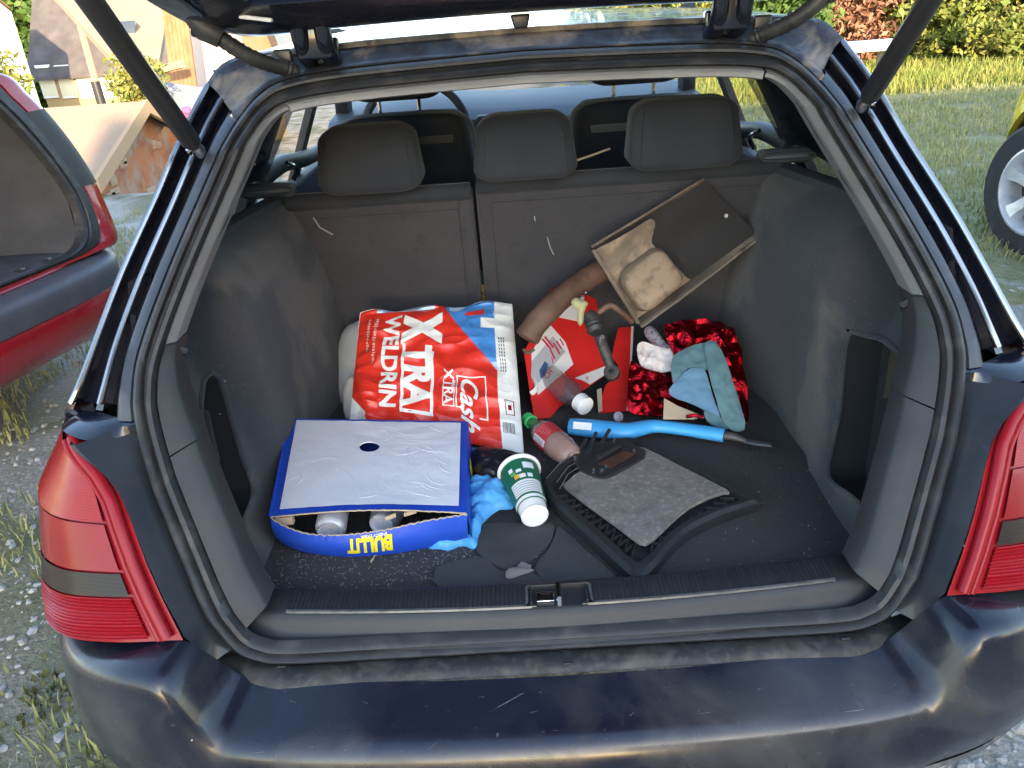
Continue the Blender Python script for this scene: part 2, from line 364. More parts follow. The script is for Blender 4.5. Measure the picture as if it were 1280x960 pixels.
M['darkglass'] = glassmat('tinted_glass', (.012, .018, .018), .55)
part2('quarter_window', sheet(gp3, .3, lambda Y, z, d, s: glf(Y, z, d, s)-np.array((.03, 0, 0))), M['darkglass'])
part2('side_pillar', merge([ribbon([(.747, 1.80, .93), (.56, 1.80, 1.345)], .07, .02, (1, 0, .4)), ribbon([(.747, 1.225, .93), (.57, 1.44, 1.345)], .085, .02, (1, 0, .4)), ribbon([(.725, 2.72, .94), (.575, 2.05, 1.375)], .05, .05, (1, 0, .4)), ribbon([(.535, .80, 1.335), (.55, 2.06, 1.36)], .05, .03, (0, 0, 1)),
    ribbon([(.748, .62, .93), (.75, 2.75, .945)], .03, .03, (0, 0, 1))]), M['trim_dark'])
mesh('underbody', *rbox((0, 2.0, .30), (1.3, 3.3, .04), .01), M['blackplast'], car)
mesh('firewall', *rbox((0, 2.80, .70), (1.42, .04, .76), .01), M['blackplast'], car)
def wheel(c, axis, r=.31, wd=.2, parent=car, spokes=5):
    c = np.array(c, float); a = nrm(axis)
    ty = mesh('wheel', *lathe([(-wd/2, r*.66), (-wd/2, r*.93), (-wd*.36, r), (wd*.36, r), (wd/2, r*.93), (wd/2, r*.66), (wd*.3, r*.63), (-wd*.3, r*.63), (-wd/2, r*.66)], c, a, 36, False, False), M['tyre'], parent)
    u = nrm(np.cross(a, (0, 0, 1))); v = np.array((0, 0, 1.)); P = [lathe([(wd*.48, r*.66), (wd*.50, r*.62), (wd*.36, r*.58), (-wd*.3, r*.57), (-wd*.3, r*.66)], c, a, 36, False, False), lathe([(wd*.12, r*.17), (wd*.30, r*.15), (wd*.33, 0.01)], c, a, 20)]
    for k in range(spokes):
        th = 2*math.pi*k/spokes+.3; d = u*math.cos(th)+v*math.sin(th); s = -u*math.sin(th)+v*math.cos(th)
        P.append(loft([[c+a*wd*(hh)+d*r*q+s*ww*r*e for e, hh in ((-1, .1), (-.7, h0), (.7, h0), (1, .1))] for q, ww, h0 in ((.1, .13, .30), (.3, .10, .29), (.45, .11, .33), (.61, .15, .40))], cu=True, caps=True))
    mesh('rim', *merge(P), M['alloy'], ty)
    mesh('brake_disc', *lathe([(-.02, r*.5), (0, r*.5)], c, a, 24), M['blackplast'], ty)
    return ty
for y in (WR, WF):
    for sx in (-1, 1): wheel((sx*.71, y, .31), (sx, 0, 0))
# ---- rear corner: lamps and surround
LZ = [.655, .664, .71, .756, .809, .836, .86, .886, .922]; LX = [.521, .525, .55, .572, .593, .605, .625, .661, .70]; LY = [.092, .097, .122, .146, .175, .192, .207, .223, .245]
_cc = {}
def corner(x0, z, u):
    """rear corner surface: u 0 at inner lamp edge, 1 on the body side"""
    key = round(z, 4)
    if key not in _cc:
        b = prof(z)-.05; k = max(0, z-.80)*.62
        P = [(.50, b-.004), (.58, b+.001), (.64, b+.012), (.705-.3*k, b+.036), (.760-.7*k, b+.085), (.798-.9*k, b+.16), (.817-k, b+.26), (.824-k, b+.42)]
        Q = np.array(smooth(P, 5)); L = np.concatenate([[0], np.cumsum(np.linalg.norm(np.diff(Q, axis=0), axis=1))]); _cc[key] = (Q, L)
    Q, L = _cc[key]; s0 = float(np.interp(x0, Q[:, 0], L)); s = s0+(L[-1]-s0)*u
    return np.array((np.interp(s, L, Q[:, 0]), np.interp(s, L, Q[:, 1]), z))
lampU = np.linspace(0, 1, 60)
def lampgrid(v0, v1, u0, u1, nv, nu, offn=0., ribs=0):
    rows = []
    for v in np.linspace(v0, v1, nv):
        row = []
        for u in np.linspace(u0, u1, nu):
            zb = .662-.045*sstep(0, .8, u); z = round(zb+(.906-zb)*v, 4); x0 = float(np.interp(z, LZ, LX)); p = corner(x0, z, u); q = corner(x0, z, min(1, u+.04)); r_ = corner(x0, z, max(0, u-.04))
            n = nrm(np.cross(q-r_, (0, 0.4, .9))); n = n if n[1] < .3 and n[0] > -.5 else -n
            o = offn+(ribs*math.sin(v*math.pi*2*62) if ribs else 0); row.append(p+n*o)
        rows.append(row)
    return loft(rows)
for sg in (1, -1):
    def q(name, VF, m, par): return mesh(name, VF[0] if sg > 0 else mir(VF[0]), VF[1], m, par, auto=60)
    base = q('tail_lamp', lampgrid(0, 1, 0, 1, 40, 40, .0), M['lamp_edge'], car)
    rim_pts = [corner(float(np.interp(z, LZ, LX)), z, .02)+np.array((.004, -.006, .0)) for z in np.linspace(.668, .900, 40)]
    q('lamp_rim', merge([tube(rim_pts, .0085, 8), tube([p+np.array((.012, .0, -.003)) for p in rim_pts], .004, 8)]), M['lamp_edge'], base)
    q('lower_lens', lampgrid(.02, .215, .075, 1, 84, 24, .004, .0016), M['lamp_rib'], base)
    q('smoke_band', lampgrid(.225, .335, .075, 1, 12, 36, .0055), M['lamp_dark'], base)
    q('middle_lens', lampgrid(.345, .575, .075, 1, 20, 24, .005), M['lamp_red'], base)
    q('upper_lens', lampgrid(.585, .90, .075, 1, 24, 36, .006), M['lamp_orange'], base)
rows = []
for z in np.linspace(.60, .902, 30):
    i = int(np.argmin([abs(a[1]-z)+(0 if a[0] > .43 else 9)+(0 if a[1] < 1.0 else 9) for a in half])); s = half[i]
    li = np.array((float(np.interp(z, LZ, LX)), float(np.interp(z, LZ, LY)), z)); se = np.array((s[0], prof(s[1]), z))
    if z < .655: li = np.array((.521, .10, z))
    rows.append([se+np.array((-.004, .012, 0)), se+np.array((.003, .016, 0)), se*.75+li*.25+np.array((0, .018, 0)), se*.35+li*.65+np.array((0, .002, 0)), li*.9+se*.1+np.array((0, -.004, 0)), li+np.array((.002, .004, 0)), li+np.array((.006, .03, 0))])
part2('lamp_surround', loft(rows), M['gloss_dark'])
# shoulder of bodywork over the lamp
r0_ = [cross(0, SA, OA, f, d) for f, d in ((0, .0), (.25, .0), (.5, .006), (.75, .006), (1, .004))]
r2_ = [np.array(p) for p in ((.598, prof(.895)+.006, .893), (.635, .262, .893), (.665, .248, .902), (.700, .262, .914), (.738, .338, .890))]
r1_ = [(a+b)/2+np.array((0, -.006, .004)) for a, b in zip(r0_, r2_)]; r3_ = [p+np.array((0, .03, -.02)) for p in r2_]
part2('shoulder_panel', loft([smooth(r, 4) for r in (r0_, r1_, r2_, r3_)]), M['paint'])
# ---- bumper
plan = np.array(smooth([(0, -.022), (.2, -.018), (.38, -.006), (.52, .018), (.62, .050), (.705, .105), (.768, .185), (.805, .285), (.822, .42), (.826, .62)], 8))
plan = np.concatenate([(plan*[-1, 1])[::-1], plan[1:]]); PT = np.roll(plan, -1, 0)-np.roll(plan, 1, 0); PT[0] = plan[1]-plan[0]; PT[-1] = plan[-1]-plan[-2]
PN = np.stack([-PT[:, 1], PT[:, 0]], 1); PN /= np.linalg.norm(PN, axis=1)[:, None]
cen = [(.104, .566), (.085, .562), (.06, .557), (.036, .551), (.020, .546), (.009, .538), (.002, .527), (-.005, .508), (-.009, .48), (-.008, .455), (-.002, .43), (.012, .408)]
sid = [(.075, .660), (.05, .660), (.03, .659), (.015, .655), (.006, .648), (.001, .638), (-.003, .62), (-.008, .58), (-.011, .53), (-.010, .485), (-.003, .445), (.012, .412)]
lip = [(.012, .408), (.016, .400), (.012, .396), (.022, .383), (.05, .372), (.12, .362)]
def bump(sec):
    rows = []
    for k in range(len(sec)):
        row = []
        for (x, y), n in zip(plan, PN):
            if sec is cen: wv = float(sstep(.478, .545, abs(x))); d = cen[k][0]*(1-wv)+sid[k][0]*wv; zdrop = .045*float(sstep(.55, .80, abs(x)))*(1 if k < 8 else max(0, 1-(k-7)/4)); z = cen[k][1]*(1-wv)+(sid[k][1]-zdrop)*wv
            else: d, z = sec[k]
            row.append(np.array((x+n[0]*d, y+n[1]*d, z)))
        rows.append(row)
    return loft(rows)
M['bumper_paint'] = mat('scuffed_navy_paint', NAVY, .28, coat=.25, crough=.14, var=[((.055, .052, .050), 5, .48, .75, .6), ((.16, .15, .14), 38, .70, .80, 2.5)], rvar=(9, .4, .75, .18, .5), bump=(40, .06, .003))
mesh('rear_bumper', *bump(cen), M['bumper_paint'], car)
M['lip_plast'] = mat('scuffed_bumper_lip', (.05, .052, .055), .6, var=[((.16, .155, .14), 25, .5, .8, 1.5), ((.02, .02, .02), 12, .5, .7)], bump=(60, .5, .003))
mesh('bumper_lip', *bump(lip), M['lip_plast'], car)
# chips, dried mud spot and scratches on the bumper
M['mud'] = mat('dried_mud', (.42, .36, .26), .9, bump=(200, .5, .002))
M['scratch'] = mat('scratch_grey', (.32, .32, .33), .5)
for px, py, r in ((375, 898, .006), (356, 884, .0022), (350, 880, .0016), (240, 925, .0014), (706, 950, .005)):
    b = at(px, py, Z=.546) if py < 905 else at(px, py, Y=-.008)
    b = bmesh.new() if False else b
    V, F = lathe([(0, r), (r*.35, r*.85), (r*.55, r*.3)], b-np.array((0, 0, r*.1)), (0, -.5, .8), 9)
    V = [v+r*.35*np.array((nz(*v, 200), nz(*v, 210, 1), 0)) for v in V]
    mesh('mud_spot' if r > .004 else 'paint_chip', V, F, M['mud' if r > .004 else 'scratch'], car)
_zs = [c[1] for c in cen][::-1]; _ds = [c[0] for c in cen][::-1]
def bump_point(px, py):
    d = ray(px, py); T = np.linspace(.5, 2.2, 900); p = CAM+d*T[:, None]; h = len(plan)//2; i = np.interp(p[:, 0], plan[:, 0], plan[:, 1])
    k = np.argmax((p[:, 2] < .566) & (p[:, 1] >= i+np.interp(p[:, 2], _zs, _ds))); return p[k]
for a, b in (((612, 890), (655, 866)), ((1055, 890), (1080, 887)), ((160, 833), (176, 836))):
    pa, pb = bump_point(*a), bump_point(*b); n = np.array((0, -.0006, .0008))
    mesh('scratch', *tube([pa+n, (pa+pb)/2+n*1.2, pb+n], [.0001, .00022, .0001], 5), M['scratch'], car)
scr = []
for i in range(75):
    px, py = rng.uniform(240, 1180), rng.uniform(858, 950); an = rng.normal()*.5+(.6 if rng.random() < .3 else 0); l = rng.uniform(3, 16); pa, pb = bump_point(px, py), bump_point(px+l*math.cos(an), py-l*math.sin(an))
    if np.linalg.norm(pa-pb) < .05: scr.append(tube([pa+np.array((0, -.0004, .0005)), pb+np.array((0, -.0004, .0005))], [.00005, .00012], 4))
mesh('fine_scratches', *merge(scr), M['scratch'], car, kind='stuff')
# ---- sill: scuff ledge, trim, ribbed plate, latch
rows = []
for d, dz in ((0, .0), (.006, .0035), (.024, .0045), (.032, .002), (.037, -.004)):
    rows.append([np.array((x, .126-d*(1-.0*abs(x))+.035*float(sstep(.40, .53, abs(x))), .572+dz-d*.13)) for x in np.linspace(-.525+d*.3, .525-d*.3, 60)])
mesh('scuff_ledge', *loft(rows), M['sill_plastic'], car)
for px, py in ((710, 829), (352, 833), (1057, 798)):
    p = at(px, py, Z=.5765); mesh('ledge_slot', *rbox(p, (.013, .004, .003), .001), M['blackplast'], car)
def sillx(prof_, x0, x1, n=40, bend=.0): return loft([[np.array((x, y+bend*x*x, z)) for x in np.linspace(x0, x1, n)] for y, z in prof_])
mesh('sill_trim', *sillx([(.118, .590), (.128, .598), (.140, .620), (.146, .630), (.152, .633), (.20, .633), (.206, .630), (.212, .598)], -.468, .468, bend=.12), M['trim_dark'], car)
nx = 900; xs = np.linspace(-.405, .405, nx); keep = abs(xs) > .0475
def ribbed(x0, x1):
    xs = np.linspace(x0, x1, int(abs(x1-x0)/.0009)); rows = []
    for y, hh in ((.1525, 0), (.1545, 1), (.1965, 1), (.1985, 0)): rows.append([np.array((x, y+.12*x*x, .6336+hh*(.0012+.0011*math.sin(x*2*math.pi/.0066)))) for x in xs])
    return loft(rows)
for a, b in ((-.405, -.047), (.047, .405)): mesh('ribbed_plate', *ribbed(a, b), M['trim_dark'], car)
pts = [(-.405, .1495), (-.06, .1495), (-.050, .1505), (-.0475, .156), (-.0465, .186), (-.042, .1915), (.042, .1915), (.0465, .186), (.0475, .156), (.050, .1505), (.06, .1495), (.405, .1495)]
mesh('metal_strip', *ribbon([np.array((x, y+.12*x*x, .6350)) for x, y in resample(smooth(pts, 4), 120)], .0042, .004, (0, 0, 1)), M['alu'], car)
lat = mesh('latch_recess', *merge([rbox((0, .166, .6345), (.082, .040, .0012), 0), rbox((0, .1865, .638), (.084, .004, .010), .001), rbox((-.041, .168, .637), (.003, .036, .008), .001), rbox((.041, .168, .637), (.003, .036, .008), .001)]), M['blackplast'], car)
mesh('striker', *merge([tube([(0, .150, .634), (0, .151, .647), (0, .178, .648), (0, .180, .634)], .004, 8), rbox((-.02, .165, .637), (.026, .02, .004), .001)]), M['chrome'], lat)
# ---- boot floor and side panels
fl = [[np.array((x, y, .600+.0015*nz(x, y, 0, 9))) for x in np.linspace(-.52, .52, 50)] for y in np.linspace(.205, 1.12, 45)]
mesh('boot_floor', *loft(fl), M['floor_carpet'], car)
ZN = [.595, .6, .7, .8, .9, 1.0, 1.04, 1.075]; XN = [.488, .49, .525, .560, .602, .628, .632, .635]; XF = [.454, .455, .458, .466, .482, .503, .518, .55]; XM = [.506, .506, .509, .508, .503, .512, .540, .60]
def panx(Y, z):
    t = float(sstep(.72, 1.02, Y)); q = float(sstep(.50, .575, Y)); x = (float(np.interp(z, ZN, XN))*(1-q)+float(np.interp(z, ZN, XM))*q)*(1-t)+float(np.interp(z, ZN, XF))*t
    return x+.004*nz(Y, z, 1, 7)-.012*math.exp(-((Y-.74)/.10)**2-((z-.98)/.05)**2)
def sidepanel(hole):
    nz_, ny = 60, 100; V = []; F = []
    for i in range(nz_):
        z = .598+(1.072-.598)*i/(nz_-1); y0 = prof(z)+.035
        for j in range(ny):
            Y = y0+(1.10-y0)*j/(ny-1); V.append(np.array((panx(Y, z), Y, z)))
    for i in range(nz_-1):
        for j in range(ny-1):
            F.append((i*ny+j, i*ny+j+1, (i+1)*ny+j+1, (i+1)*ny+j))
    A = np.array(V); C = np.array([A[list(f)].mean(0) for f in F]); k = inpoly_v(C[:, 1:], hole)
    return V, [f for f, h in zip(F, k) if not h]
def pan_hit(px, py):
    """where the ray through a photo point meets the left/right side panel"""
    d = ray(px, py); s = 1 if px > 640 else -1
    T = np.linspace(.6, 2.6, 800); Pp = CAM+d*T[:, None]
    for p in Pp[(Pp[:, 2] > .59) & (s*Pp[:, 0] > .44)]:
        if p[1] > prof(p[2]) and s*p[0] >= panx(p[1], p[2]): return p
    return Pp[-1]
def pocket(side, pxs, depth, mats, name):
    H = [pan_hit(*p) for p in pxs]; H = [(p[1], p[2]) for p in H]; H = [tuple(p) for p in resample(np.array(smooth(H+[H[0]], 5)), 60)[:-1]]
    V, F = sidepanel(H); s = side
    pan = mesh('side_panel', [v*np.array((s, 1, 1)) for v in V], F, M['carpet'], car)
    cx = np.mean(H, 0); ring = lambda k, d: [np.array((s*(panx(y, z)+d), cx[0]+(y-cx[0])*k, cx[1]+(z-cx[1])*k)) for y, z in H]
    mesh('pocket_rim', *tube(ring(1.0, -.0005), .0055, 8, closed=True, up=(1, 0, 0)), M['carpet'], pan)
    walls = loft([ring(1.0, .001), ring(1.02, .02), ring(1.05, depth)], cu=True); k = len(H)
    walls[1].append(tuple(range(2*k, 3*k)))
    mesh(name, *walls, mats, pan)
    return pan, ring, H
lp, lring, LH = pocket(-1, [(262, 466), (276, 478), (288, 520), (302, 570), (316, 612), (304, 650), (292, 690), (280, 655), (270, 610), (258, 560), (250, 510)], .05, M['pocket'], 'storage_pocket')
c_ = [pan_hit(*p) for p in ((262, 520), (276, 580), (281, 640), (284, 680))]
mesh('jack_tube', *tube(smooth([p+np.array((-.022, .0, 0)) for p in c_], 5), .012, 10), mat('dull_jack_metal', (.16, .16, .155), .35, .7, var=((.02, .02, .02), 14, .45, .6)), lp)
mesh('pocket_clip', *tube([c_[0]+np.array((-.02, -.03, .03)), c_[0]+np.array((-.005, 0, .01)), c_[1]+np.array((-.01, .01, 0))], .006, 8), M['blackplast'], lp)
rp, rring, RH = pocket(1, [(1066, 414), (1090, 420), (1120, 436), (1144, 462), (1146, 498), (1134, 560), (1118, 630), (1100, 652), (1066, 622), (1036, 596), (1042, 550), (1052, 490), (1058, 430)], .07, M['blackplast'], 'side_recess')
bp = [pan_hit(*p) for p in ((1070, 430), (1138, 450), (1142, 500), (1062, 500))]
mesh('wing_sheet', *loft([[p+np.array((.062, 0, 0)) for p in (bp[0], bp[1])], [p+np.array((.060, 0, 0)) for p in (bp[3], bp[2])]]), M['olive'], rp, smooth_=False)
hc = pan_hit(1086, 474)+np.array((.058, 0, 0)); mesh('wing_hole', *lathe([(0, .012), (.003, .010)], hc, (-1, 0, 0), 14), M['blackplast'], rp)
mesh('recess_clip', *tube([pan_hit(1138, 462), pan_hit(1143, 470), pan_hit(1140, 482)], .003, 6), M['chrome'], rp)
# wheel-house column with the rounded top on each side, net hook, dark gap beside the pillar
for s in (-1, 1):
    V, F = loft([[np.array((s*(panx(y, min(z, 1.07))-.001-.010*math.sin(math.pi*k)), y, z)) for z, k in zip(np.linspace(.86, 1.04, 20), np.linspace(0, 1, 20))] for y in np.linspace(.62, .90, 20)])
    mesh('window_ledge', *loft([[np.array((s*min(panx(y, 1.065)+x, .595+.28*(y-.42)), y, z)) for y in np.linspace(prof(1.07)+.03, 1.12, 24)] for x, z in ((-.006, 1.060), (.0, 1.073), (.016, 1.079), (.030, 1.077), (.045, 1.06))]), M['dash'], car)
    mesh('net_hook', *tube([(s*.592, .47, 1.035), (s*.574, .475, 1.03), (s*.572, .48, 1.012)], .006, 8), M['blackplast'], car)
    mesh('net_hook', *tube([(s*.56, .375, .985), (s*.55, .38, .975), (s*.556, .385, .965)], .007, 8), M['blackplast'], car)
    # inner lining of the rear pillar between the trim and the door window
    rows = []
    for k in np.linspace(0, 1, 14):
        z = 1.07+(1.325-1.07)*k; i = int(np.argmin([abs(a[1]-z)+(0 if a[0] > .38 else 9)+(0 if a[1] > 1.0 else 9) for a in half])); x0 = half[i][0]-.05; e = np.array((.672-.36*(z-1.07)*1.0, 1.275+.55*(z-1.07), z)); a = np.array((x0, prof(z)+.03, z))
        rows.append([np.array((s, 1, 1))*(a*(1-t)+e*t+np.array((.045*math.sin(math.pi*t), 0, 0))) for t in np.linspace(0, 1, 10)])
    mesh('pillar_lining', *loft(rows), M['dash'], car)
    lt = mesh('seat_latch', *rbox((s*.565, 1.005, 1.09), (.115, .045, .03), .012), M['vinyl'], car)
    mesh('latch_loop', *tube(smooth([(s*.52, .979, 1.098), (s*.61, .979, 1.098), (s*.615, .979, 1.086), (s*.52, .979, 1.086)], 5, True), .0035, 8, closed=True), M['dash'], lt)
    dp = mesh('door_panel', *rbox((s*.70, 1.95, .80), (.04, 1.5, .36), .01), M['dash'], car)
    mesh('door_rail', *tube(smooth([(s*.665, 1.24, 1.065), (s*.655, 1.45, 1.075), (s*.665, 1.75, 1.04), (s*.68, 2.4, 1.0)], 6), .024, 10), M['vinyl'], dp)
    mesh('belt_guide', *tube(smooth([(s*.60, 1.30, 1.10), (s*.585, 1.33, 1.08), (s*.60, 1.33, 1.05)], 4), .006, 8), M['chrome'], dp)
# ---- rear seat
def seatY(z): return float(np.interp(z, [.6, 1.1], [1.08, .98]))
def seatpanel(x0, x1, z1):
    V, F = rbox((0, 0, 0), (x1-x0, .06, z1-.595), .012, 4); return [np.array((v[0]+(x0+x1)/2, v[1]+.03+seatY(v[2]+(.595+z1)/2), v[2]+(.595+z1)/2)) for v in V], F
rs = mesh('rear_seat_back', *seatpanel(-.535, -.120, 1.068), M['seatback'], car); rs2 = mesh('rear_seat_back', *seatpanel(-.112, .560, 1.078), M['seatback'], car)
for par, x0, x1, z1 in ((rs, -.53, -.123, 1.068), (rs2, -.109, .555, 1.078)):
    mesh('top_roll', *tube([(x, seatY(z1)+.012, z1-.008) for x in np.linspace(x0, x1, 20)], .020, 10, up=(0, 0, 1)), M['headrest'], par)
    mesh('board_seam', *tube([(x0+.03, seatY(.62)-.001, .62), (x0+.03, seatY(z1-.045)-.001, z1-.045), (x1-.03, seatY(z1-.045)-.001, z1-.045), (x1-.03, seatY(.62)-.001, .62)], .0011, 6), M['headrest'], par)
mesh('split_rod', *tube([(-.116, seatY(z)+.004, z) for z in np.linspace(.62, .83, 8)], .0045, 8), mat('brass_tarnished', (.30, .22, .10), .45, .7, var=((.06, .045, .03), 30, .45, .6)), car)
M['chalk'] = mat('chalk_smear', (.32, .32, .31), .9)
for pts, r in ((((392, 272), (400, 284), (416, 293)), .0016), (((684, 296), (688, 310), (692, 318)), .0012), (((668, 270), (669, 276)), .0014)):
    mesh('scuff_mark', *tube([onplane(*p, (0, seatY(.85), .85), (0, -1, -.2))+np.array((0, -.0015, 0)) for p in pts], r, 5), M['chalk'], rs if pts[0][0] < 600 else rs2)
def headrest(cx, w0, w1, z0, z1, y, parent, posts=False, th=.105):
    V, F = rbox((0, 0, 0), (1, 1, 1), .21, 6)
    out = []
    for v in V:
        k = v[2]+.5; w_ = w0+(w1-w0)*k; out.append(np.array((cx+v[0]*w_*(1+.05*math.sin(k*3)), y+v[1]*th*(1-.25*k)+.02*k, z0+(z1-z0)*k)))
    o = mesh('headrest', out, F, M['headrest'], parent, auto=70)
    for sx in (-1, 1):
        mesh('seam', *tube([(cx+sx*.40*(w0+(w1-w0)*k)*(1+.05*math.sin(k*3)), y-th*.5*(1-.25*k)+.02*k+.002, z0+(z1-z0)*k) for k in np.linspace(.16, .86, 10)], .0018, 6), M['headrest'], o)
    if posts: mesh('post', *tube([(cx-.06, y, z0-.05), (cx-.06, y, z0+.02)], .006, 8), M['chrome'], o); mesh('post', *tube([(cx+.06, y, z0-.05), (cx+.06, y, z0+.02)], .006, 8), M['chrome'], o)
    return o
headrest(-.327, .222, .19, 1.084, 1.219, .955, car); headrest(0, .218, .18, 1.092, 1.222, .95, car); headrest(.332, .238, .205, 1.092, 1.230, .95, car)
mesh('hair_grip', *tube([at(722, 200, Y=.98), at(740, 194, Y=1.02), at(762, 186, Y=1.06)], .0025, 6), M['mud'], car)
# ---- front seats, steering wheel, dash
for cx in (-.345, .36):
    fs = mesh('front_seat', *rbox((cx, 1.78, .885), (.46, .13, .54), .055, 6, f=lambda v: np.array((v[0]*(1-.18*max(0, v[2])/.27), v[1]+.12*(-v[2]), v[2]))), M['headrest'], car, auto=70)
    mesh('seat_pocket', *rbox((cx, 1.722, .98), (.30, .02, .22), .008, f=lambda v: np.array((v[0], v[1]-.22*v[2], v[2]))), M['vinyl' if cx > 0 else 'dash'], fs)
    headrest(cx-.01, .27, .24, 1.192, 1.335, 1.74, fs, True, .11)
    mesh('seat_piping', *tube(smooth([(cx-.225, 1.76, .81), (cx-.212, 1.715, 1.06), (cx-.17, 1.70, 1.144), (cx, 1.695, 1.156), (cx+.17, 1.70, 1.144), (cx+.212, 1.715, 1.06), (cx+.225, 1.76, .81)], 6), .006, 8), M['vinyl'], fs)
sw = mesh('steering_wheel', *tube([np.array((-.36+.185*math.cos(a), 2.14+.07*math.sin(a)*.4, 1.04+.17*math.sin(a))) for a in np.linspace(0, 2*math.pi, 40)[:-1]], .015, 10, closed=True, up=(0, 1, .3)), M['dash'], car)
mesh('airbag_boss', *rbox((-.36, 2.16, 1.03), (.22, .05, .07), .02), M['dash'], sw)
mesh('dashboard', *loft([[np.array((x, y-.05*(x/.7)**2, z+.02*math.exp(-((x+.35)/.2)**2)*(1 if z > .9 else 0))) for x in np.linspace(-.70, .70, 20)] for y, z in ((2.30, .60), (2.28, .80), (2.27, .98), (2.29, 1.045), (2.36, 1.075), (2.60, 1.10), (2.77, 1.105))]), mat('skylit_dash_top', (.085, .105, .125), .45, bump=(300, .1, .001)), car)  # sky light on the dash put into a paler, bluer colour
mesh('centre_vents', *rbox((.0, 2.265, 1.035), (.30, .05, .07), .015), M['blackplast'], car)
mesh('inner_mirror', *rbox((0, 2.12, 1.27), (.24, .04, .06), .015), M['blackplast'], car)
mesh('rear_bench', *rbox((0, 1.42, .60), (1.2, .5, .16), .05, 5), M['headrest'], car)
# ---- tailgate, raised
TG = np.array(smooth([(.735, 1.462), (.715, 1.442), (.68, 1.430), (.63, 1.430), (.58, 1.444), (.50, 1.474), (.30, 1.552), (.10, 1.630), (-.10, 1.708), (-.27, 1.772)], 6))
L_ = np.concatenate([[0], np.cumsum(np.linalg.norm(np.diff(TG, axis=0), axis=1))]); LT = L_[-1]
def tgp(a, lift=0):
    y = np.interp(a, L_, TG[:, 0]); z = np.interp(a, L_, TG[:, 1]); y2 = np.interp(a+.01, L_, TG[:, 0]); z2 = np.interp(a+.01, L_, TG[:, 1])
    t = nrm((y2-y, z2-z)) if a < LT-.011 else np.array((-.93, .36)); return np.array((y+(t[1])*lift, z-t[0]*lift))
wA = [0, .03, .08, .16, .25, .4, .7, LT]; wX = [.40, .445, .485, .515, .532, .55, .58, .60]
def tgw(a): return float(np.interp(a, wA, wX))
outer = [(a, tgw(a)) for a in np.linspace(0, LT, 26)]; outl = [(x, a) for a, x in outer]+[(-x, a) for a, x in outer[::-1]]
hole = [(-.40, .20), (.40, .20), (.46, .60), (-.46, .60)]
def tgf(x, a, d, s):
    y, z = tgp(max(0, min(LT, a)), (-.004-.016*float(sstep(0, .06, d))) if s < 0 else .03*float(sstep(-.01, .06, d))+.004)
    return np.array((x, y+.03*(x/.5)**2*(1-a/LT), z-.012*(x/.5)**2))
tg = mesh('tailgate', *sheet([tuple(p) for p in resample(np.array(outl+[outl[0]]), 110)[:-1]], .035, tgf, [hole]), M['paint'], car)
mesh('tailgate_glass', *sheet([(-.43, .17), (.43, .17), (.49, .63), (-.49, .63)], .1, lambda x, a, d, s: np.array((x, *(tgp(a, .034 if s > 0 else .028)))) + np.array((0, .03*(x/.5)**2*(1-a/LT), -.012*(x/.5)**2))), M['darkglass'], tg)
mesh('tailgate_trim', *sheet([(-.52, .66), (.52, .66), (.54, LT-.04), (-.54, LT-.04)], .1, lambda x, a, d, s: np.array((x, *(tgp(a, -.03-.015*float(sstep(0, .05, d)) if s < 0 else -.016))))), M['trim_dark'], tg)
mesh('sky_slot_block', *rbox(at(320, 23, Y=.58), (.05, .012, .006), .0025, M=Matrix.Rotation(R(10), 3, 'Y')), M['white'], tg)  # white block standing in for sky showing bright through a slot
mesh('wiper_stub', *rbox((0, .68, 1.396), (.028, .02, .022), .004, f=lambda v: np.array((v[0]*(1+20*v[2]), v[1], v[2]))), M['blackplast'], tg)
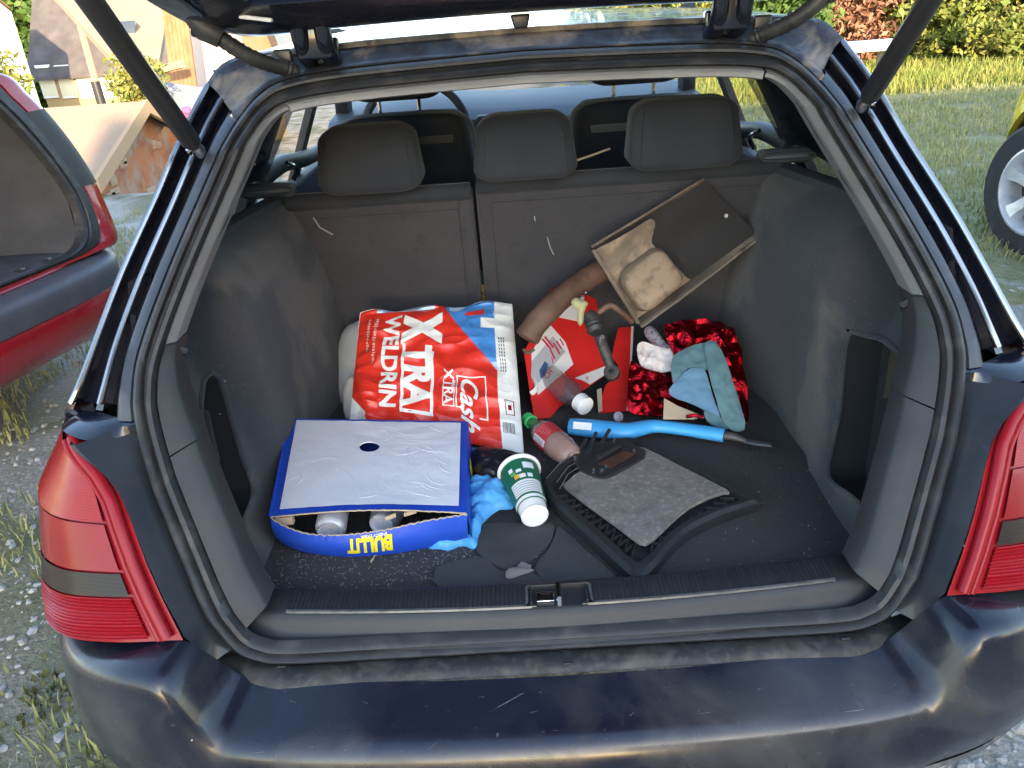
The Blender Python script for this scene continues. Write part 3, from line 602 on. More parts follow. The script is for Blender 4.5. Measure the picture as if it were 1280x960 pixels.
for s in (-1, 1):
    hx = s*.335
    hg = mesh('hinge', *merge([rbox((hx, .693, 1.372), (.062, .018, .040), .004), rbox((hx, .645, 1.425), (.066, .034, .030), .006), rbox((hx, .644, 1.392), (.056, .012, .06), .004)]+[tube(smooth([(hx+k*.019, .690, 1.358), (hx+k*.019, .660, 1.366), (hx+k*.019, .640, 1.390), (hx+k*.019, .630, 1.420), (hx+k*.019, .600, 1.450)], 5), .014, 10) for k in (-1, 1)]), M['paint'], car)
    for k in (-1, 1): mesh('bolt', *lathe([(0, .008), (.005, .008), (.006, .005)], (hx+k*.022, .622, 1.424), (0, -.5, -.9), 6), M['blackplast'], hg)
    mesh('hinge_bolt', *lathe([(0, .009), (.006, .008)], (hx+s*.10, .676, 1.362), (0, -.9, .3), 8), M['trim_light'], hg)
    a, b = np.array((s*.387, .655, 1.350)), np.array((s*.475, .600, 1.408)); pth = smooth([a+np.array((-s*.006, .01, -.004)), a, (a+b)/2+np.array((0, -.012, -.006)), b, b+np.array((s*.03, -.0, .012))], 14)
    mesh('cable_conduit', *tube(pth, [.0125+.0009*math.sin(i*2.4) for i in range(len(pth))], 12), M['rubber'], car)
    mesh('conduit_boot', *tube([b+np.array((-s*.01, 0, -.004)), b+np.array((s*.012, -.004, .012)), b+np.array((s*.028, -.006, .030))], [.017, .021, .014], 12), M['rubber'], car)
    p0 = np.array((s*.513, .524, 1.247)); p1 = np.array((s*.487, .10, 1.60)); d = nrm(p1-p0)
    st = mesh('gas_strut', *tube([p0+d*.02, p0+d*.03, p0+d*.60*.6, p0+d*.37], [.010, .0145, .0145, .009], 12), M['blackplast'], car)
    mesh('strut_rod', *tube([p0+d*.35, p1], .0055, 8), M['chrome'], st)
    mesh('ball_joint', *merge([lathe([(-.012, .010), (0, .013), (.012, .010)], p0+d*.008, d, 10), lathe([(0, .007), (.02, .007)], p0+d*.006, (s*.8, .6, 0), 8)]), M['chrome'], st)
    mesh('rail_hole', *rbox((hx+s*.06, .672, 1.366), (.03, .006, .028), .004), M['blackplast'], car)

# ================================================================== rubbish in the boot
FZ = .601
def textmesh(body, size, bold=.0, shear=0., maxe=None):
    c = bpy.data.curves.new('t', 'FONT'); c.body = body; c.size = size; c.offset = bold; c.shear = shear; c.resolution_u = 4
    o = bpy.data.objects.new('t', c); COL.objects.link(o); bpy.context.view_layer.update()
    me = bpy.data.meshes.new_from_object(o.evaluated_get(bpy.context.evaluated_depsgraph_get())); bpy.data.objects.remove(o)
    b = bmesh.new(); b.from_mesh(me); bmesh.ops.triangulate(b, faces=b.faces)
    if maxe:
        for _ in range(4):
            es = [e for e in b.edges if e.calc_length() > maxe]
            if not es: break
            bmesh.ops.subdivide_edges(b, edges=es, cuts=1); bmesh.ops.triangulate(b, faces=b.faces)
    V = [(v.co.x, v.co.y) for v in b.verts]; b.verts.index_update(); F = [tuple(v.index for v in f.verts) for f in b.faces]; b.free()
    return np.array(V) if V else np.zeros((0, 2)), F
def rects(rs, n=4):
    """flat rectangles in 2d (x0,y0,x1,y1), subdivided"""
    V, F = [], []
    for x0, y0, x1, y1 in rs:
        nx_ = max(1, int(abs(x1-x0)/.012)); ny_ = max(1, int(abs(y1-y0)/.012)); k = len(V)
        for j in range(ny_+1):
            for i in range(nx_+1): V.append((x0+(x1-x0)*i/nx_, y0+(y1-y0)*j/ny_))
        for j in range(ny_):
            for i in range(nx_): a = k+j*(nx_+1)+i; F.append((a, a+1, a+nx_+2, a+nx_+1))
    return np.array(V), F
M['boxblue'] = mat('blue_card', (.012, .06, .42), .45, bump=(60, .1, .002), var=((.02, .08, .5), 9, .4, .7))
M['boxwhite'] = mat('white_card', (.72, .71, .74), .7, bump=[(6, .25, .008, 3.0), (17, .15, .003, 4)], var=((.69, .68, .71), 5, .4, .7))
M['kraft'] = mat('raw_cardboard', (.42, .33, .24), .9, bump=(200, .3, .001))
M['yellow'] = mat('yellow_print', (.80, .62, .02), .5)
M['printwhite'] = mat('white_print', (.74, .74, .72), .45)
M['can'] = mat('can_aluminium', (.72, .72, .74), .35, .45)
M['canblue'] = mat('can_printed', (.16, .19, .28), .35, .6, var=((.35, .36, .4), 12, .45, .6))

# ---- blue drinks tray, bottom up
BC = [at(362, 523, Z=.682), at(585, 527, Z=.682), at(583, 641, Z=.676), at(338, 646, Z=.676)]   # far-left far-right near-right near-left
def bt(u, v, dz=0.):
    """box top: u left-right, v near-far; the near edge bows upward"""
    p = (BC[3]*(1-u)+BC[2]*u)*(1-v)+(BC[0]*(1-u)+BC[1]*u)*v
    return p+np.array((0, 0, dz+.010*math.sin(math.pi*u)*math.exp(-v*4)))
box = thing('drinks_tray', 'blue cardboard drinks tray lying bottom up, white base with a round hole', 'box', loc=tuple(np.mean(BC, 0)*np.array((1, 1, 0))+np.array((0, 0, FZ))))
hc_ = (.475, .66); hr_ = .021
def ringmesh(k, n, rects_, dz):
    """ring between the round hole and a rectangle, k radial steps"""
    W = np.linalg.norm(BC[1]-BC[0]); H = np.linalg.norm(BC[0]-BC[3]); V = []
    x0, y0, x1, y1 = rects_
    angs = sorted(list(np.linspace(0, 2*math.pi, n-4, endpoint=False))+[math.atan2((y-hc_[1])*H, (x-hc_[0])*W) % (2*math.pi) for x in (x0, x1) for y in (y0, y1)])
    for i in range(k+1):
        for a in angs:
            c, s = math.cos(a), math.sin(a)
            tx = ((x1-hc_[0]) if c > 0 else (x0-hc_[0]))/(c/W) if abs(c) > 1e-6 else 1e9; ty = ((y1-hc_[1]) if s > 0 else (y0-hc_[1]))/(s/H) if abs(s) > 1e-6 else 1e9
            t = min(tx, ty); r_ = hr_+(t-hr_)*(i/k); V.append((hc_[0]+c*r_/W, hc_[1]+s*r_/H))
    F = [(i*n+j, i*n+(j+1) % n, (i+1)*n+(j+1) % n, (i+1)*n+j) for i in range(k) for j in range(n)]
    q = [bt(u, v, dz+.0010*nz(u, v, 0, 6)+.0008*nz(u, v, 2, 17)) for u, v in V]; m_ = len(q)
    # turn the hole edge down
    if dz > .001: q += [p-np.array((0, 0, .003)) for p in q[:n]]; F += [(j, m_+j, m_+(j+1) % n, (j+1) % n) for j in range(n)]
    return q, F
mesh('white_base', *ringmesh(14, 144, (.045, .045, .962, .965), .0026), M['boxwhite'], box)
cr = []
for i in range(30):
    u, v = rng.uniform(.08, .92), rng.uniform(.08, .92); a = rng.uniform(0, 6.28); cv = rng.normal()*1.6; L = []
    for j in range(int(rng.integers(9, 22))):
        if not (.06 < u < .945 and .06 < v < .945) or math.hypot((u-hc_[0])*.36, (v-hc_[1])*.34) < .026: break
        L.append(bt(u, v, .0030)); u += math.cos(a)*.012; v += math.sin(a)*.013; a += cv*.05
    if len(L) > 3: cr.append(tube(L, [.0004+.0012*math.sin(math.pi*j/(len(L)-1)) for j in range(len(L))], 6, flat=.35))
mesh('crease', *merge(cr), M['boxwhite'], box, kind='stuff')
mesh('blue_border', *ringmesh(10, 144, (0, 0, 1, 1), .0), M['boxblue'], box)
def wall(pts_top, pts_bot, n=24):
    T, B = resample(pts_top, n), resample(pts_bot, n); return loft([T, (T+B)/2, B])
bl = [np.array((p[0], p[1], FZ+.002)) for p in (BC[0]+np.array((-.004, .002, 0)), BC[1]+np.array((.003, .002, 0)), BC[2]+np.array((.004, .02, 0)), BC[3]+np.array((-.002, .02, 0)))]
for a, b in ((0, 1), (1, 2), (3, 0)): mesh('side_wall', *wall([BC[a], BC[b]], [bl[a], bl[b]]), M['boxblue'], box)
# torn front flap, bowed outwards, with a ragged edge
ft = smooth([at(338, 648, Z=.672), at(360, 660, Z=.655), at(388, 668, Z=.647), at(430, 669, Z=.646), at(480, 663, Z=.651), at(530, 652, Z=.660), at(584, 643, Z=.672)], 12)
fb = smooth([at(345, 673, Z=.625), at(362, 684, Z=.612), at(390, 692, Z=.605), at(440, 696, Z=FZ+.002), at(500, 691, Z=FZ+.002), at(550, 681, Z=.606), at(585, 672, Z=.618)], 12)
ft = resample(ft, 90); fb = resample(fb, 90); ft = np.array([p+np.array((0, 0, .0022*nz(i*.9, 0, 0, 1)+.0012*math.sin(i*1.9))) for i, p in enumerate(ft)])
def frontp(u, v, o=0.):
    i = u*89; a = np.array([np.interp(i, range(90), ft[:, k]) for k in range(3)]); b = np.array([np.interp(i, range(90), fb[:, k]) for k in range(3)])
    return b*(1-v)+a*v+np.array((0, -.004*math.sin(math.pi*v)-o*.85, o*.5))
fo = mesh('torn_front', *loft([[frontp(u, v) for u in np.linspace(0, 1, 90)] for v in np.linspace(0, 1, 8)]), M['boxblue'], box)
mesh('torn_edge', *tube([frontp(u, 1.0)+np.array((0, .0008, 0)) for u in np.linspace(0, 1, 90)], [.0012+.0009*abs(nz(i*.7, 3, 0)) for i in range(90)], 6), M['kraft'], fo)
mesh('torn_edge', *tube([bt(u, 0, -.001)+np.array((0, 0, .0012*nz(u*40, 1, 0))) for u in np.linspace(0, 1, 90)], [.0012+.001*abs(nz(i*.8, 7, 0)) for i in range(90)], 6), M['kraft'], box)
mesh('corrugated_edge', *tube([BC[3]+(BC[0]-BC[3])*t+np.array((-.001, 0, .001+.0012*math.sin(t*160))) for t in np.linspace(0, 1, 160)], .0022, 6), M['boxblue'], box)
# lettering, upside down as the tray is
def flatprint(name, V, F, f, m, parent):
    o = mesh(name, [f(x, y) for x, y in V], F, m, parent, smooth_=False)
    if name == 'small_print': o['kind'] = 'stuff'
    return o
V, F = textmesh('BULLIT', .0245, .0013, 0, .006); w_ = V[:, 0].max()
flatprint('lettering', V, F, lambda x, y: frontp(.625-x/.315*(.225*.315/w_), .80-y*34, .0016), M['yellow'], fo)
V, F = textmesh('ENERGY DRINK', .0085, .0002, 0, .006); w_ = V[:, 0].max()
flatprint('lettering', V, F, lambda x, y: frontp(.60-x/.315*(.13*.315/w_), .93-y*16, .0012), M['printwhite'], fo)
def sidep(u, v): a = BC[2]*(1-u)+BC[1]*u; b = bl[2]*(1-u)+bl[1]*u; return b*(1-v)+a*v+np.array((.0016, 0, 0))
mesh('yellow_patch', *loft([[sidep(u, v) for u in (.55, .62, .68)] for v in (.30, .55, .72)]), M['yellow'], box)
# kraft liner scraps seen inside the gap
for px, z, sz in (((354, 655), .657, (.03, .012, .016)), ((487, 651), .664, (.02, .006, .007)), ((512, 646), .667, (.022, .006, .007)), ((545, 642), .668, (.03, .006, .006))):
    mesh('liner_scrap', *rbox(at(*px, Z=z)+np.array((0, .012, 0)), sz, .001, f=lambda v: v+np.array((0, 0, .003*math.sin(v[0]*200)))), M['kraft'], box)
def can(px, z, axis, lab, m, r=.0265, ln=.115):
    c = at(*px, Z=z); t = thing('drink_can', lab, 'can', 'cans inside the blue tray', loc=tuple(c)); a = nrm(axis)
    mesh('body', *lathe([(.004, r*.78), (.009, r*.93), (.016, r), (ln-.012, r), (ln-.004, r*.9)], c, a, 32, False, False), m, t)
    mesh('end', *lathe([(.004, r*.80), (.0, r*.78), (.001, r*.72), (.006, r*.66), (.009, r*.3), (.010, .001)], c, a, 32, False, False), M['can'], t)
    mesh('top', *lathe([(ln-.004, r*.9), (ln, r*.8), (ln-.002, r*.75), (ln-.003, .001)], c, a, 32, False, False), M['can'], t)
can((412, 667), .634, (-.05, .93, .06), 'silver drink can lying in the torn gap of the blue tray', M['can'])
can((476, 657), .636, (.25, .95, .02), 'blue-grey drink can behind the silver one in the tray', M['canblue'])

# ---- red feed bag
A_, B_, C_, D_ = at(437, 528, Z=.645), at(655, 567, Z=.612), at(640, 377, Y=.955), at(450, 391, Y=.925)
A_ = A_+np.array((0, .0, 0)); NB = nrm(np.cross(B_-A_, D_-A_)); NB = NB if NB[1] < 0 else -NB
Wb, Hb = np.linalg.norm(B_-A_), np.linalg.norm(D_-A_)
def bagp(u, v, s=1, o=0.):
    p = (A_*(1-u)+B_*u)*(1-v)+(D_*(1-u)+C_*u)*v
    e = (max(0, 1-abs(2*u-1)**3.2)*max(0, 1-abs(2*v-1)**3))**.6
    h = .034*e+.006*nz(u*3, v*3, 0, 1, 5)*e+.006*nz(u*9, v*5, 1, 1.2)*(e+.2)-.007*abs(nz(u*6-v*3, v*7+u*2, 2, 1, 9))*(e+.2)-.014*abs(nz(u*2.1+v*1.7, v*4-u, 0, 2, 3))*(e+.1)
    h += .010*math.exp(-((u-.06-.25*(.35-v))/.05)**2)*float(sstep(.5, .2, v))
    return p+NB*(h*s*(1 if s > 0 else .8)+o)+np.array((0, 0, .006*math.sin(u*17)*(v > .97)))
def bagcol(u, v):
    red = (.62, .032, .018); blue = (.06, .22, .55); white = (.72, .73, .70); pale = (.35, .50, .68)
    if u > .885: return white
    # blue swoosh in the upper right and thin blue line along the top
    t = .60+(u-.52)*1.0
    if u > .42 and v > 1.02-.52*max(0, (u-.55)/.33)**.8+ (.0 if u > .55 else .2):
        if v > .885 and .68 < u < .80+.02 and v < .885+.06*(u-.62)/.2 and u > .70: return red
        if u > .80 and .78 < v < .86: return white
        return blue if nz(u*7, v*7, 4) < .25 else pale
    if v > .965 and .12 < u < .5: return pale
    if u < .11 and v < .22-u*1.2: return white
    return red
bag = thing('feed_bag', 'crumpled red plastic bag with big white lettering leaning on the seat', 'bag', loc=tuple((A_+B_)/2*np.array((1, 1, 0))+np.array((0, 0, FZ))))
nu = 260
def colmesh(name, P, F, C, m, parent):
    o = mesh(name, P, F, m, parent, auto=60); at_ = o.data.color_attributes.new('print', 'FLOAT_COLOR', 'POINT'); at_.data.foreach_set('color', np.array([(*c, 1) for c in C], np.float32).ravel()); return o
M['bagfilm'] = mat('printed_bag_film', (.6, .02, .01), .28, attr='print', bump=[(22, .35, .008, 1.5), (60, .25, .003, 1)], spec=.55)
us = np.linspace(0, 1, nu); P = [bagp(u, v) for v in us for u in us]; Cc = [bagcol(u, v) for v in us for u in us]
F = loft([[0]*nu]*nu)[1]
bf = colmesh('printed_front', P, F, Cc, M['bagfilm'], bag)
us2 = np.linspace(0, 1, 40); mesh('bag_back', *loft([[bagp(u, v, -1) for u in us2] for v in us2]), mat('bag_back_film', (.5, .5, .48), .35, bump=(25, .3, .006)), bag)
def bagtext(body, u0, v0, v1, hgt, bold, shear=0., name='lettering', m=None):
    """text reading downward, letter tops to the right; u0 baseline"""
    V, F = textmesh(body, .05, bold*.05, shear, .006); V = V-[V[:, 0].min(), 0]; w_ = V[:, 0].max(); h_ = V[:, 1].max()
    return flatprint(name, V, F, lambda x, y: bagp(u0+(y/h_)*hgt, v0+(v1-v0)*(x/w_), 1, .0011), m or M['printwhite'], bf)
bagtext('X', .335, .925, .650, .225, .085)
bagtext('TRA', .345, .645, .165, .155, .05)
fr = [(.318, .125, .335, .655), (.495, .125, .512, .60), (.318, .125, .512, .148)]
V, F = rects(fr); flatprint('letter_frame', V, F, lambda x, y: bagp(x, y, 1, .0010), M['printwhite'], bf)
bagtext('WELDRIN', .195, .925, .150, .100, .035)
V, F = rects([(.600, .20, .606, .50), (.80, .13, .806, .43), (.600, .20, .64, .206), (.600, .494, .806, .50), (.596, .04, .60, .30), (.60, .43, .806, .436)]); 
V, F = rects([(.645, .205, .652, .43), (.815, .15, .822, .43), (.645, .205, .69, .212), (.645, .424, .822, .432), (.775, .15, .822, .158)])
flatprint('logo_frame', V, F, lambda x, y: bagp(x, y, 1, .0010), M['printwhite'], bf)
bagtext('Cash', .675, .415, .06, .10, .02, .5, 'logo_script')
bagtext('XTRA', .575, .475, .215, .055, .02)
V, F = rects([(.567, .205, .572, .40), (.632, .205, .637, .40), (.567, .205, .637, .211)]); flatprint('logo_frame', V, F, lambda x, y: bagp(x, y, 1, .0010), M['printwhite'], bf)
random.seed(3); rs_ = []
for u0 in (.075, .125):
    v = .90
    while v > (.50 if u0 > .1 else .60):
        l = random.uniform(.008, .02); rs_.append((u0+random.uniform(0, .006), v-l, u0+random.uniform(.014, .026), v)); v -= l+random.uniform(.004, .012)
V, F = rects(rs_); flatprint('small_print', V, F, lambda x, y: bagp(x, y, 1, .0009), mat('faded_print', (.62, .40, .36), .5), bf)
rs_ = [(.905+k*.014, v-.02, .911+k*.014, v-.004) for k in range(3) for v in np.arange(.72, .50, -.024)]+[(.90+.02*k, .10, .903+.02*k, .16) for k in range(4)]+[(.905, .10+.007*k, .96, .103+.007*k) for k in range(9)]
V, F = rects(rs_); flatprint('small_print', V, F, lambda x, y: bagp(x, y, 1, .0009), mat('black_print', (.05, .05, .06), .5), bf)
V, F = rects([(.92, .21, .925, .30), (.965, .21, .97, .30), (.92, .21, .97, .214), (.92, .296, .97, .30), (.935, .24, .955, .27)]); flatprint('stamp', V, F, lambda x, y: bagp(x, y, 1, .0009), M['lamp_red'], bf)

# ---- pale bag behind the red one, black bag by the tray
def puff(name, px, O, N, m, parent, **k): return mesh(name, *pxsheet(px, O, N, **k), m, parent, auto=60)
M['palebag'] = mat('pale_grey_plastic', (.33, .37, .40), .4, bump=[(30, .5, .006, 1), (90, .3, .002)])
t = thing('carrier_bag', 'crumpled pale blue-grey plastic bag behind the red feed bag', 'bag', loc=(-.43, .86, FZ))
puff('plastic_film', [(422, 440), (430, 412), (446, 402), (470, 396), (560, 385), (560, 470), (470, 530), (440, 524), (424, 500)], (-.40, .955, .7), (0, -1, .35), M['palebag'], t, thick=.004, bulge=.035, bw=.025, wr=.008, ws=22, sp=.012, sm=3, seed=2)
M['whitefilm'] = mat('white_film', (.55, .55, .52), .35, bump=(40, .4, .004))
puff('white_corner', [(429, 490), (440, 470), (470, 480), (480, 522), (450, 526), (432, 522)], (-.42, .86, .65), (-.1, -1, .5), M['whitefilm'], t, thick=.003, bulge=.018, bw=.02, wr=.003, sp=.008, sm=3)
M['blackbag'] = mat('black_bin_film', (.012, .012, .016), .3, bump=[(35, .6, .008, 1), (110, .3, .002)])
t = thing('bin_bag', 'small crumpled black plastic bag between blue tray and paper cup', 'bag', loc=(-.10, .52, FZ))
puff('plastic_film', [(592, 566), (620, 563), (648, 570), (640, 590), (622, 602), (600, 600), (590, 585)], (-.1, .52, .615), (0, -.25, 1), M['blackbag'], t, thick=.004, bulge=.022, bw=.016, wr=.008, ws=45, sp=.005, sm=4, lift=.004)
t = thing('blue_scrap', 'small blue film scrap under the lower edge of the red bag', 'scrap', loc=(-.10, .60, FZ))
puff('film', [(590, 560), (625, 563), (618, 572), (592, 570)], (-.1, .6, .608), (0, -.2, 1), mat('blue_film', (.05, .2, .5), .3), t, thick=.002, bulge=.004, wr=.002, sp=.006)

# ---- light blue disposable glove
M['glove'] = mat('nitrile_blue', (.10, .40, .78), .42, bump=[(60, .35, .003, 1), (160, .2, .001)], var=((.08, .33, .70), 20, .4, .7))
t = thing('disposable_glove', 'light blue rubber glove crumpled beside the blue tray', 'glove', loc=(-.12, .40, FZ))
puff('palm', [(586, 604), (598, 596), (606, 600), (612, 597), (620, 603), (626, 599), (632, 606), (642, 630), (636, 636), (620, 640), (608, 650), (602, 662), (600, 676), (594, 690), (578, 684), (562, 690), (545, 689), (532, 684), (548, 680), (575, 674), (587, 662), (586, 630)], (-.1, .4, FZ+.004), (0, -.12, 1), M['glove'], t, thick=.003, bulge=.020, bw=.011, wr=.010, ws=34, sp=.0042, sm=3, lift=.004)
t2 = t
for a, b, c in (((596, 604), (606, 618), (600, 640)), ((610, 602), (620, 616), (612, 634)), ((624, 604), (632, 620), (622, 634))):
    mesh('finger', *tube(smooth([at(*a, Z=FZ+.016), at(*b, Z=FZ+.020), at(*c, Z=FZ+.012)], 5), [.006+.002*math.sin(i*.6) for i in range(11)], 8, flat=.6), M['glove'], t)

# ---- paper cup
r0 = at(649, 590, Z=FZ+.042); r1 = at(668, 643, Z=FZ+.030); ax = nrm(r1-r0); LC = np.linalg.norm(r1-r0)
cup = thing('paper_cup', 'green and white paper coffee cup lying on its side', 'cup', loc=tuple(r0*np.array((1, 1, 0))+np.array((0, 0, FZ))))
R0, R1 = .0365, .0245
def cupr(d): return R0+(R1-R0)*d/LC
M['cupgreen'] = mat('green_print', (.012, .12, .06), .4); M['cupwhite'] = mat('cup_paper', (.74, .73, .70), .5); M['cupgrey'] = mat('cup_grey_print', (.38, .39, .40), .5)
M['cupcream'] = mat('cup_inside', (.62, .47, .26), .5)
mesh('cup_wall', *lathe([(LC*.0, cupr(0)-.0012), (LC*.5, cupr(LC*.5)-.0012), (LC, cupr(LC)-.001)], r0, ax, 40, False, False), M['cupwhite'], cup)
mesh('cup_inside', *lathe([(.001, cupr(0)-.002), (LC*.5, cupr(LC*.5)-.0022), (LC*.92, cupr(LC)-.003), (LC*.92, .0005)], r0, ax, 40, False, False), M['cupcream'], cup)
mesh('rim', *tube([r0+(cupr(0)+.002)*(math.cos(a)*nrm(np.cross(ax, (0, 0, 1)))+math.sin(a)*np.cross(ax, nrm(np.cross(ax, (0, 0, 1))))) for a in np.linspace(0, 2*math.pi, 41)[:-1]], .0032, 8, closed=True, up=tuple(ax)), M['cupwhite'], cup)
mesh('green_sleeve', *lathe([(.006, cupr(.006)+.0006), (LC*.88, cupr(LC*.88)+.0006)], r0, ax, 40, False, False), M['cupgreen'], cup)
cu_, cv_ = nrm(np.cross(ax, (0, 0, 1))), None; cv_ = np.cross(ax, cu_)
def cupat(ang, d, o): a = ang; return r0+ax*d+(cupr(d)+o)*(math.cos(a)*cu_+math.sin(a)*cv_)
upang = max(np.linspace(0, 2*math.pi, 360), key=lambda a: cupat(a, LC*.5, 0)@(-FW))
def cuppatch(name, a0, a1, d0, d1, m, o=.0012, n=12): return mesh(name, *loft([[cupat(upang+a, d, o) for a in np.linspace(a0, a1, n)] for d in np.linspace(d0, d1, 4)]), m, cup)
cuppatch('grey_label', -1.2, .75, LC*.50, LC*.76, M['cupwhite'], .0010, 20)
for k in range(5): cuppatch('grey_line', -1.1, .7, LC*(.54+.045*k), LC*(.56+.045*k), M['cupgrey'], .0014, 20)
cuppatch('white_band', -3.1, 3.1, LC*.80, LC*.86, M['cupwhite'], .0009, 40)
for a0, a1, d0, d1 in ((-.95, -.35, .14, .27), (.25, .5, .20, .28), (-.35, .0, .38, .46), (-.75, -.45, .38, .46), (-.2, .1, .27, .33)): cuppatch('icon', a0, a1, LC*d0, LC*d1, M['printwhite'], .0013)
cuppatch('icon', .0, .3, LC*.37, LC*.45, mat('icon_orange', (.7, .35, .05), .5), .0014); cuppatch('icon', .15, .45, LC*.30, LC*.36, mat('icon_green', (.1, .4, .12), .5), .0014)
mesh('base_disc', *lathe([(LC-.002, R1-.001), (LC+.004, R1-.0005), (LC+.004, R1-.002), (LC, R1-.003), (LC-.0005, .0005)], r0, ax, 40, False, False), M['cupwhite'], cup)

# ---- plastic bottle with red label and green cap
b0 = at(660, 524, Z=FZ+.034); b1 = at(716, 573, Z=FZ+.030); ax = nrm(b1-b0); LB = np.linalg.norm(b1-b0)
bot = thing('drink_bottle', 'small clear plastic bottle with red label and green cap', 'bottle', loc=tuple((b0+b1)/2*np.array((1, 1, 0))+np.array((0, 0, FZ))))
M['pet'] = mat('clear_bottle_plastic', (.55, .38, .32), .08, alpha=.55, spec=.7, coat=.4, var=((.32, .18, .14), 10, .4, .7))
M['petgreen'] = mat('green_tinted_plastic', (.05, .16, .06), .1, alpha=.8, spec=.7)
rb = .0285
mesh('body', *lathe([(LB*.20, .013), (LB*.30, rb*.8), (LB*.40, rb), (LB*.80, rb), (LB*.86, rb*.93), (LB*.96, rb*.85), (LB, rb*.6), (LB*.985, rb*.3), (LB*.99, .001)], b0, ax, 36, False, False), M['pet'], bot)
mesh('neck', *lathe([(.012, .0115), (LB*.2, .0125), (LB*.24, .019), (LB*.30, rb*.82)], b0, ax, 28, False, False), M['petgreen'], bot)
mesh('cap', *lathe([(0, .010), (.001, .0145), (.018, .0150), (.019, .011)], b0-ax*.004, ax, 28), mat('green_cap', (.06, .45, .13), .4), bot)
lb = mesh('label', *lathe([(LB*.42, rb+.0005), (LB*.66, rb+.0005)], b0, ax, 40, False, False), mat('red_label', (.50, .035, .05), .4), bot)
u_ = nrm(np.cross(ax, (0, 0, 1))); v_ = np.cross(ax, u_)
def bpat(a, d, o): return b0+ax*d+(rb+o)*(math.cos(a)*u_+math.sin(a)*v_)
ua = max(np.linspace(0, 2*math.pi, 360), key=lambda a: bpat(a, LB*.5, 0)@(-FW))
sg_ = 1 if bpat(ua+.5, LB*.5, 0)[2] < bpat(ua-.5, LB*.5, 0)[2] else -1
mesh('barcode_panel', *loft([[bpat(ua+sg_*a, d, .001) for a in np.linspace(.35, .85, 8)] for d in (LB*.43, LB*.655)]), M['printwhite'], lb)
for k in range(7): mesh('bar', *loft([[bpat(ua+sg_*a, LB*(.45+.027*k)+dd, .0014) for a in np.linspace(.42, .78, 5)] for dd in (0, .0018)]), M['blackplast'], lb)
for k in range(5): mesh('small_print', *loft([[bpat(ua+sg_*a, LB*(.45+.04*k)+dd, .0012) for a in np.linspace(-.5, .2-.06*k, 8)] for dd in (0, .0012)]), mat('pink_print', (.7, .3, .3), .5), lb)

# ---- black plastic cover with grey felt
CZ = .622; CN = (0.02, -.02, 1); CO = (.15, .45, CZ)
cov = thing('cover_panel', 'black plastic cover with grey felt pad and ribbed edge lying on the floor', 'cover panel', loc=(.16, .42, FZ))
outer_px = [(680, 612), (683, 600), (712, 572), (745, 555), (775, 550), (800, 553), (870, 588), (944, 626), (940, 632), (915, 640), (888, 651), (860, 666), (838, 686), (822, 706), (811, 718), (800, 724), (790, 722), (740, 676), (690, 628)]
inner_px = [(692, 611), (695, 603), (718, 580), (750, 562), (776, 557), (796, 559), (862, 592), (922, 624), (890, 637), (858, 652), (832, 670), (814, 690), (802, 700), (790, 698), (750, 662), (700, 622)]
def cp(px, z=0.): q = onplane(px[0], px[1], CO, CN); return q+np.array((0, 0, z))
mesh('tray', *pxsheet(outer_px, CO, CN, thick=.006, sp=.02, sm=2, lift=-.010), M['blackplast'], cov)
ro, ri = [resample(np.array(smooth([cp(p) for p in q]+[cp(q[0])], 5)), 120)[:-1] for q in (outer_px, inner_px)]
ro2 = [r + np.array((0, 0, -.016)) for r in ro]; ri = [min(ri, key=lambda q: np.linalg.norm(q-r)) for r in ro]
ri = np.array(ri); ri = (np.roll(ri, 1, 0)+ri+np.roll(ri, -1, 0))/3
mesh('rim', *loft([ro2, [r+np.array((0, 0, .002)) for r in ro], [r*.7+i*.3+np.array((0, 0, .008)) for r, i in zip(ro, ri)], [r*.2+i*.8+np.array((0, 0, .006)) for r, i in zip(ro, ri)], [i+np.array((0, 0, -.006)) for i in ri]], cu=True), M['blackplast'], cov)
felt_px = [(708, 614), (709, 606), (727, 592), (738, 598), (752, 603), (764, 601), (790, 586), (804, 578), (805, 574), (798, 568), (797, 564), (806, 564), (850, 586), (908, 616), (905, 619), (888, 624), (862, 637), (840, 655), (822, 673), (811, 681), (800, 682), (770, 660)]
M['felt'] = mat('grey_felt', (.20, .177, .16), .95, spec=.1, var=[((.33, .295, .27), 110, .5, .75), ((.13, .115, .10), 30, .5, .75)], bump=[(400, .8, .003), (60, .3, .003)])
mesh('felt_pad', *pxsheet(felt_px, CO, CN, thick=.007, sp=.01, sm=2, lift=.004, wr=.0008, ws=60), M['felt'], cov)
def zig(a, b, c, d, n, name='zigzag_rib'):
    """V ribs between edge a-b (pad side) and c-d (rim side)"""
    a, b, c, d = [np.array(q, float) for q in (a, b, c, d)]
    for i in range(n):
        t0, t1, t2 = i/n, (i+.5)/n, (i+1)/n; p0, p1, p2 = cp(c+(d-c)*t0, .002), cp(a+(b-a)*t1, .002), cp(c+(d-c)*t2, .002)
        mesh(name, *ribbon([p0, p1, p2], .0025, .009, (0, 0, 1)), M['blackplast'], cov)
zig((706, 618), (798, 686), (698, 623), (790, 697), 11); zig((812, 684), (905, 622), (814, 690), (918, 626), 10); zig((806, 562), (910, 614), (806, 556), (920, 620), 9)
lk = mesh('latch_box', *pxsheet([(722, 590), (716, 574), (745, 560), (780, 557), (800, 566), (806, 577), (764, 600), (750, 603), (735, 598)], CO, CN, thick=.012, sp=.01, sm=2, lift=.006, wr=.002, ws=60), M['blackplast'], cov)
mesh('latch_window', *pxsheet([(748, 588), (778, 572), (795, 575), (766, 592)], CO, CN, thick=.003, sp=.01, lift=.014), mat('brown_smoke_plastic', (.05, .02, .016), .2, coat=.5), lk)
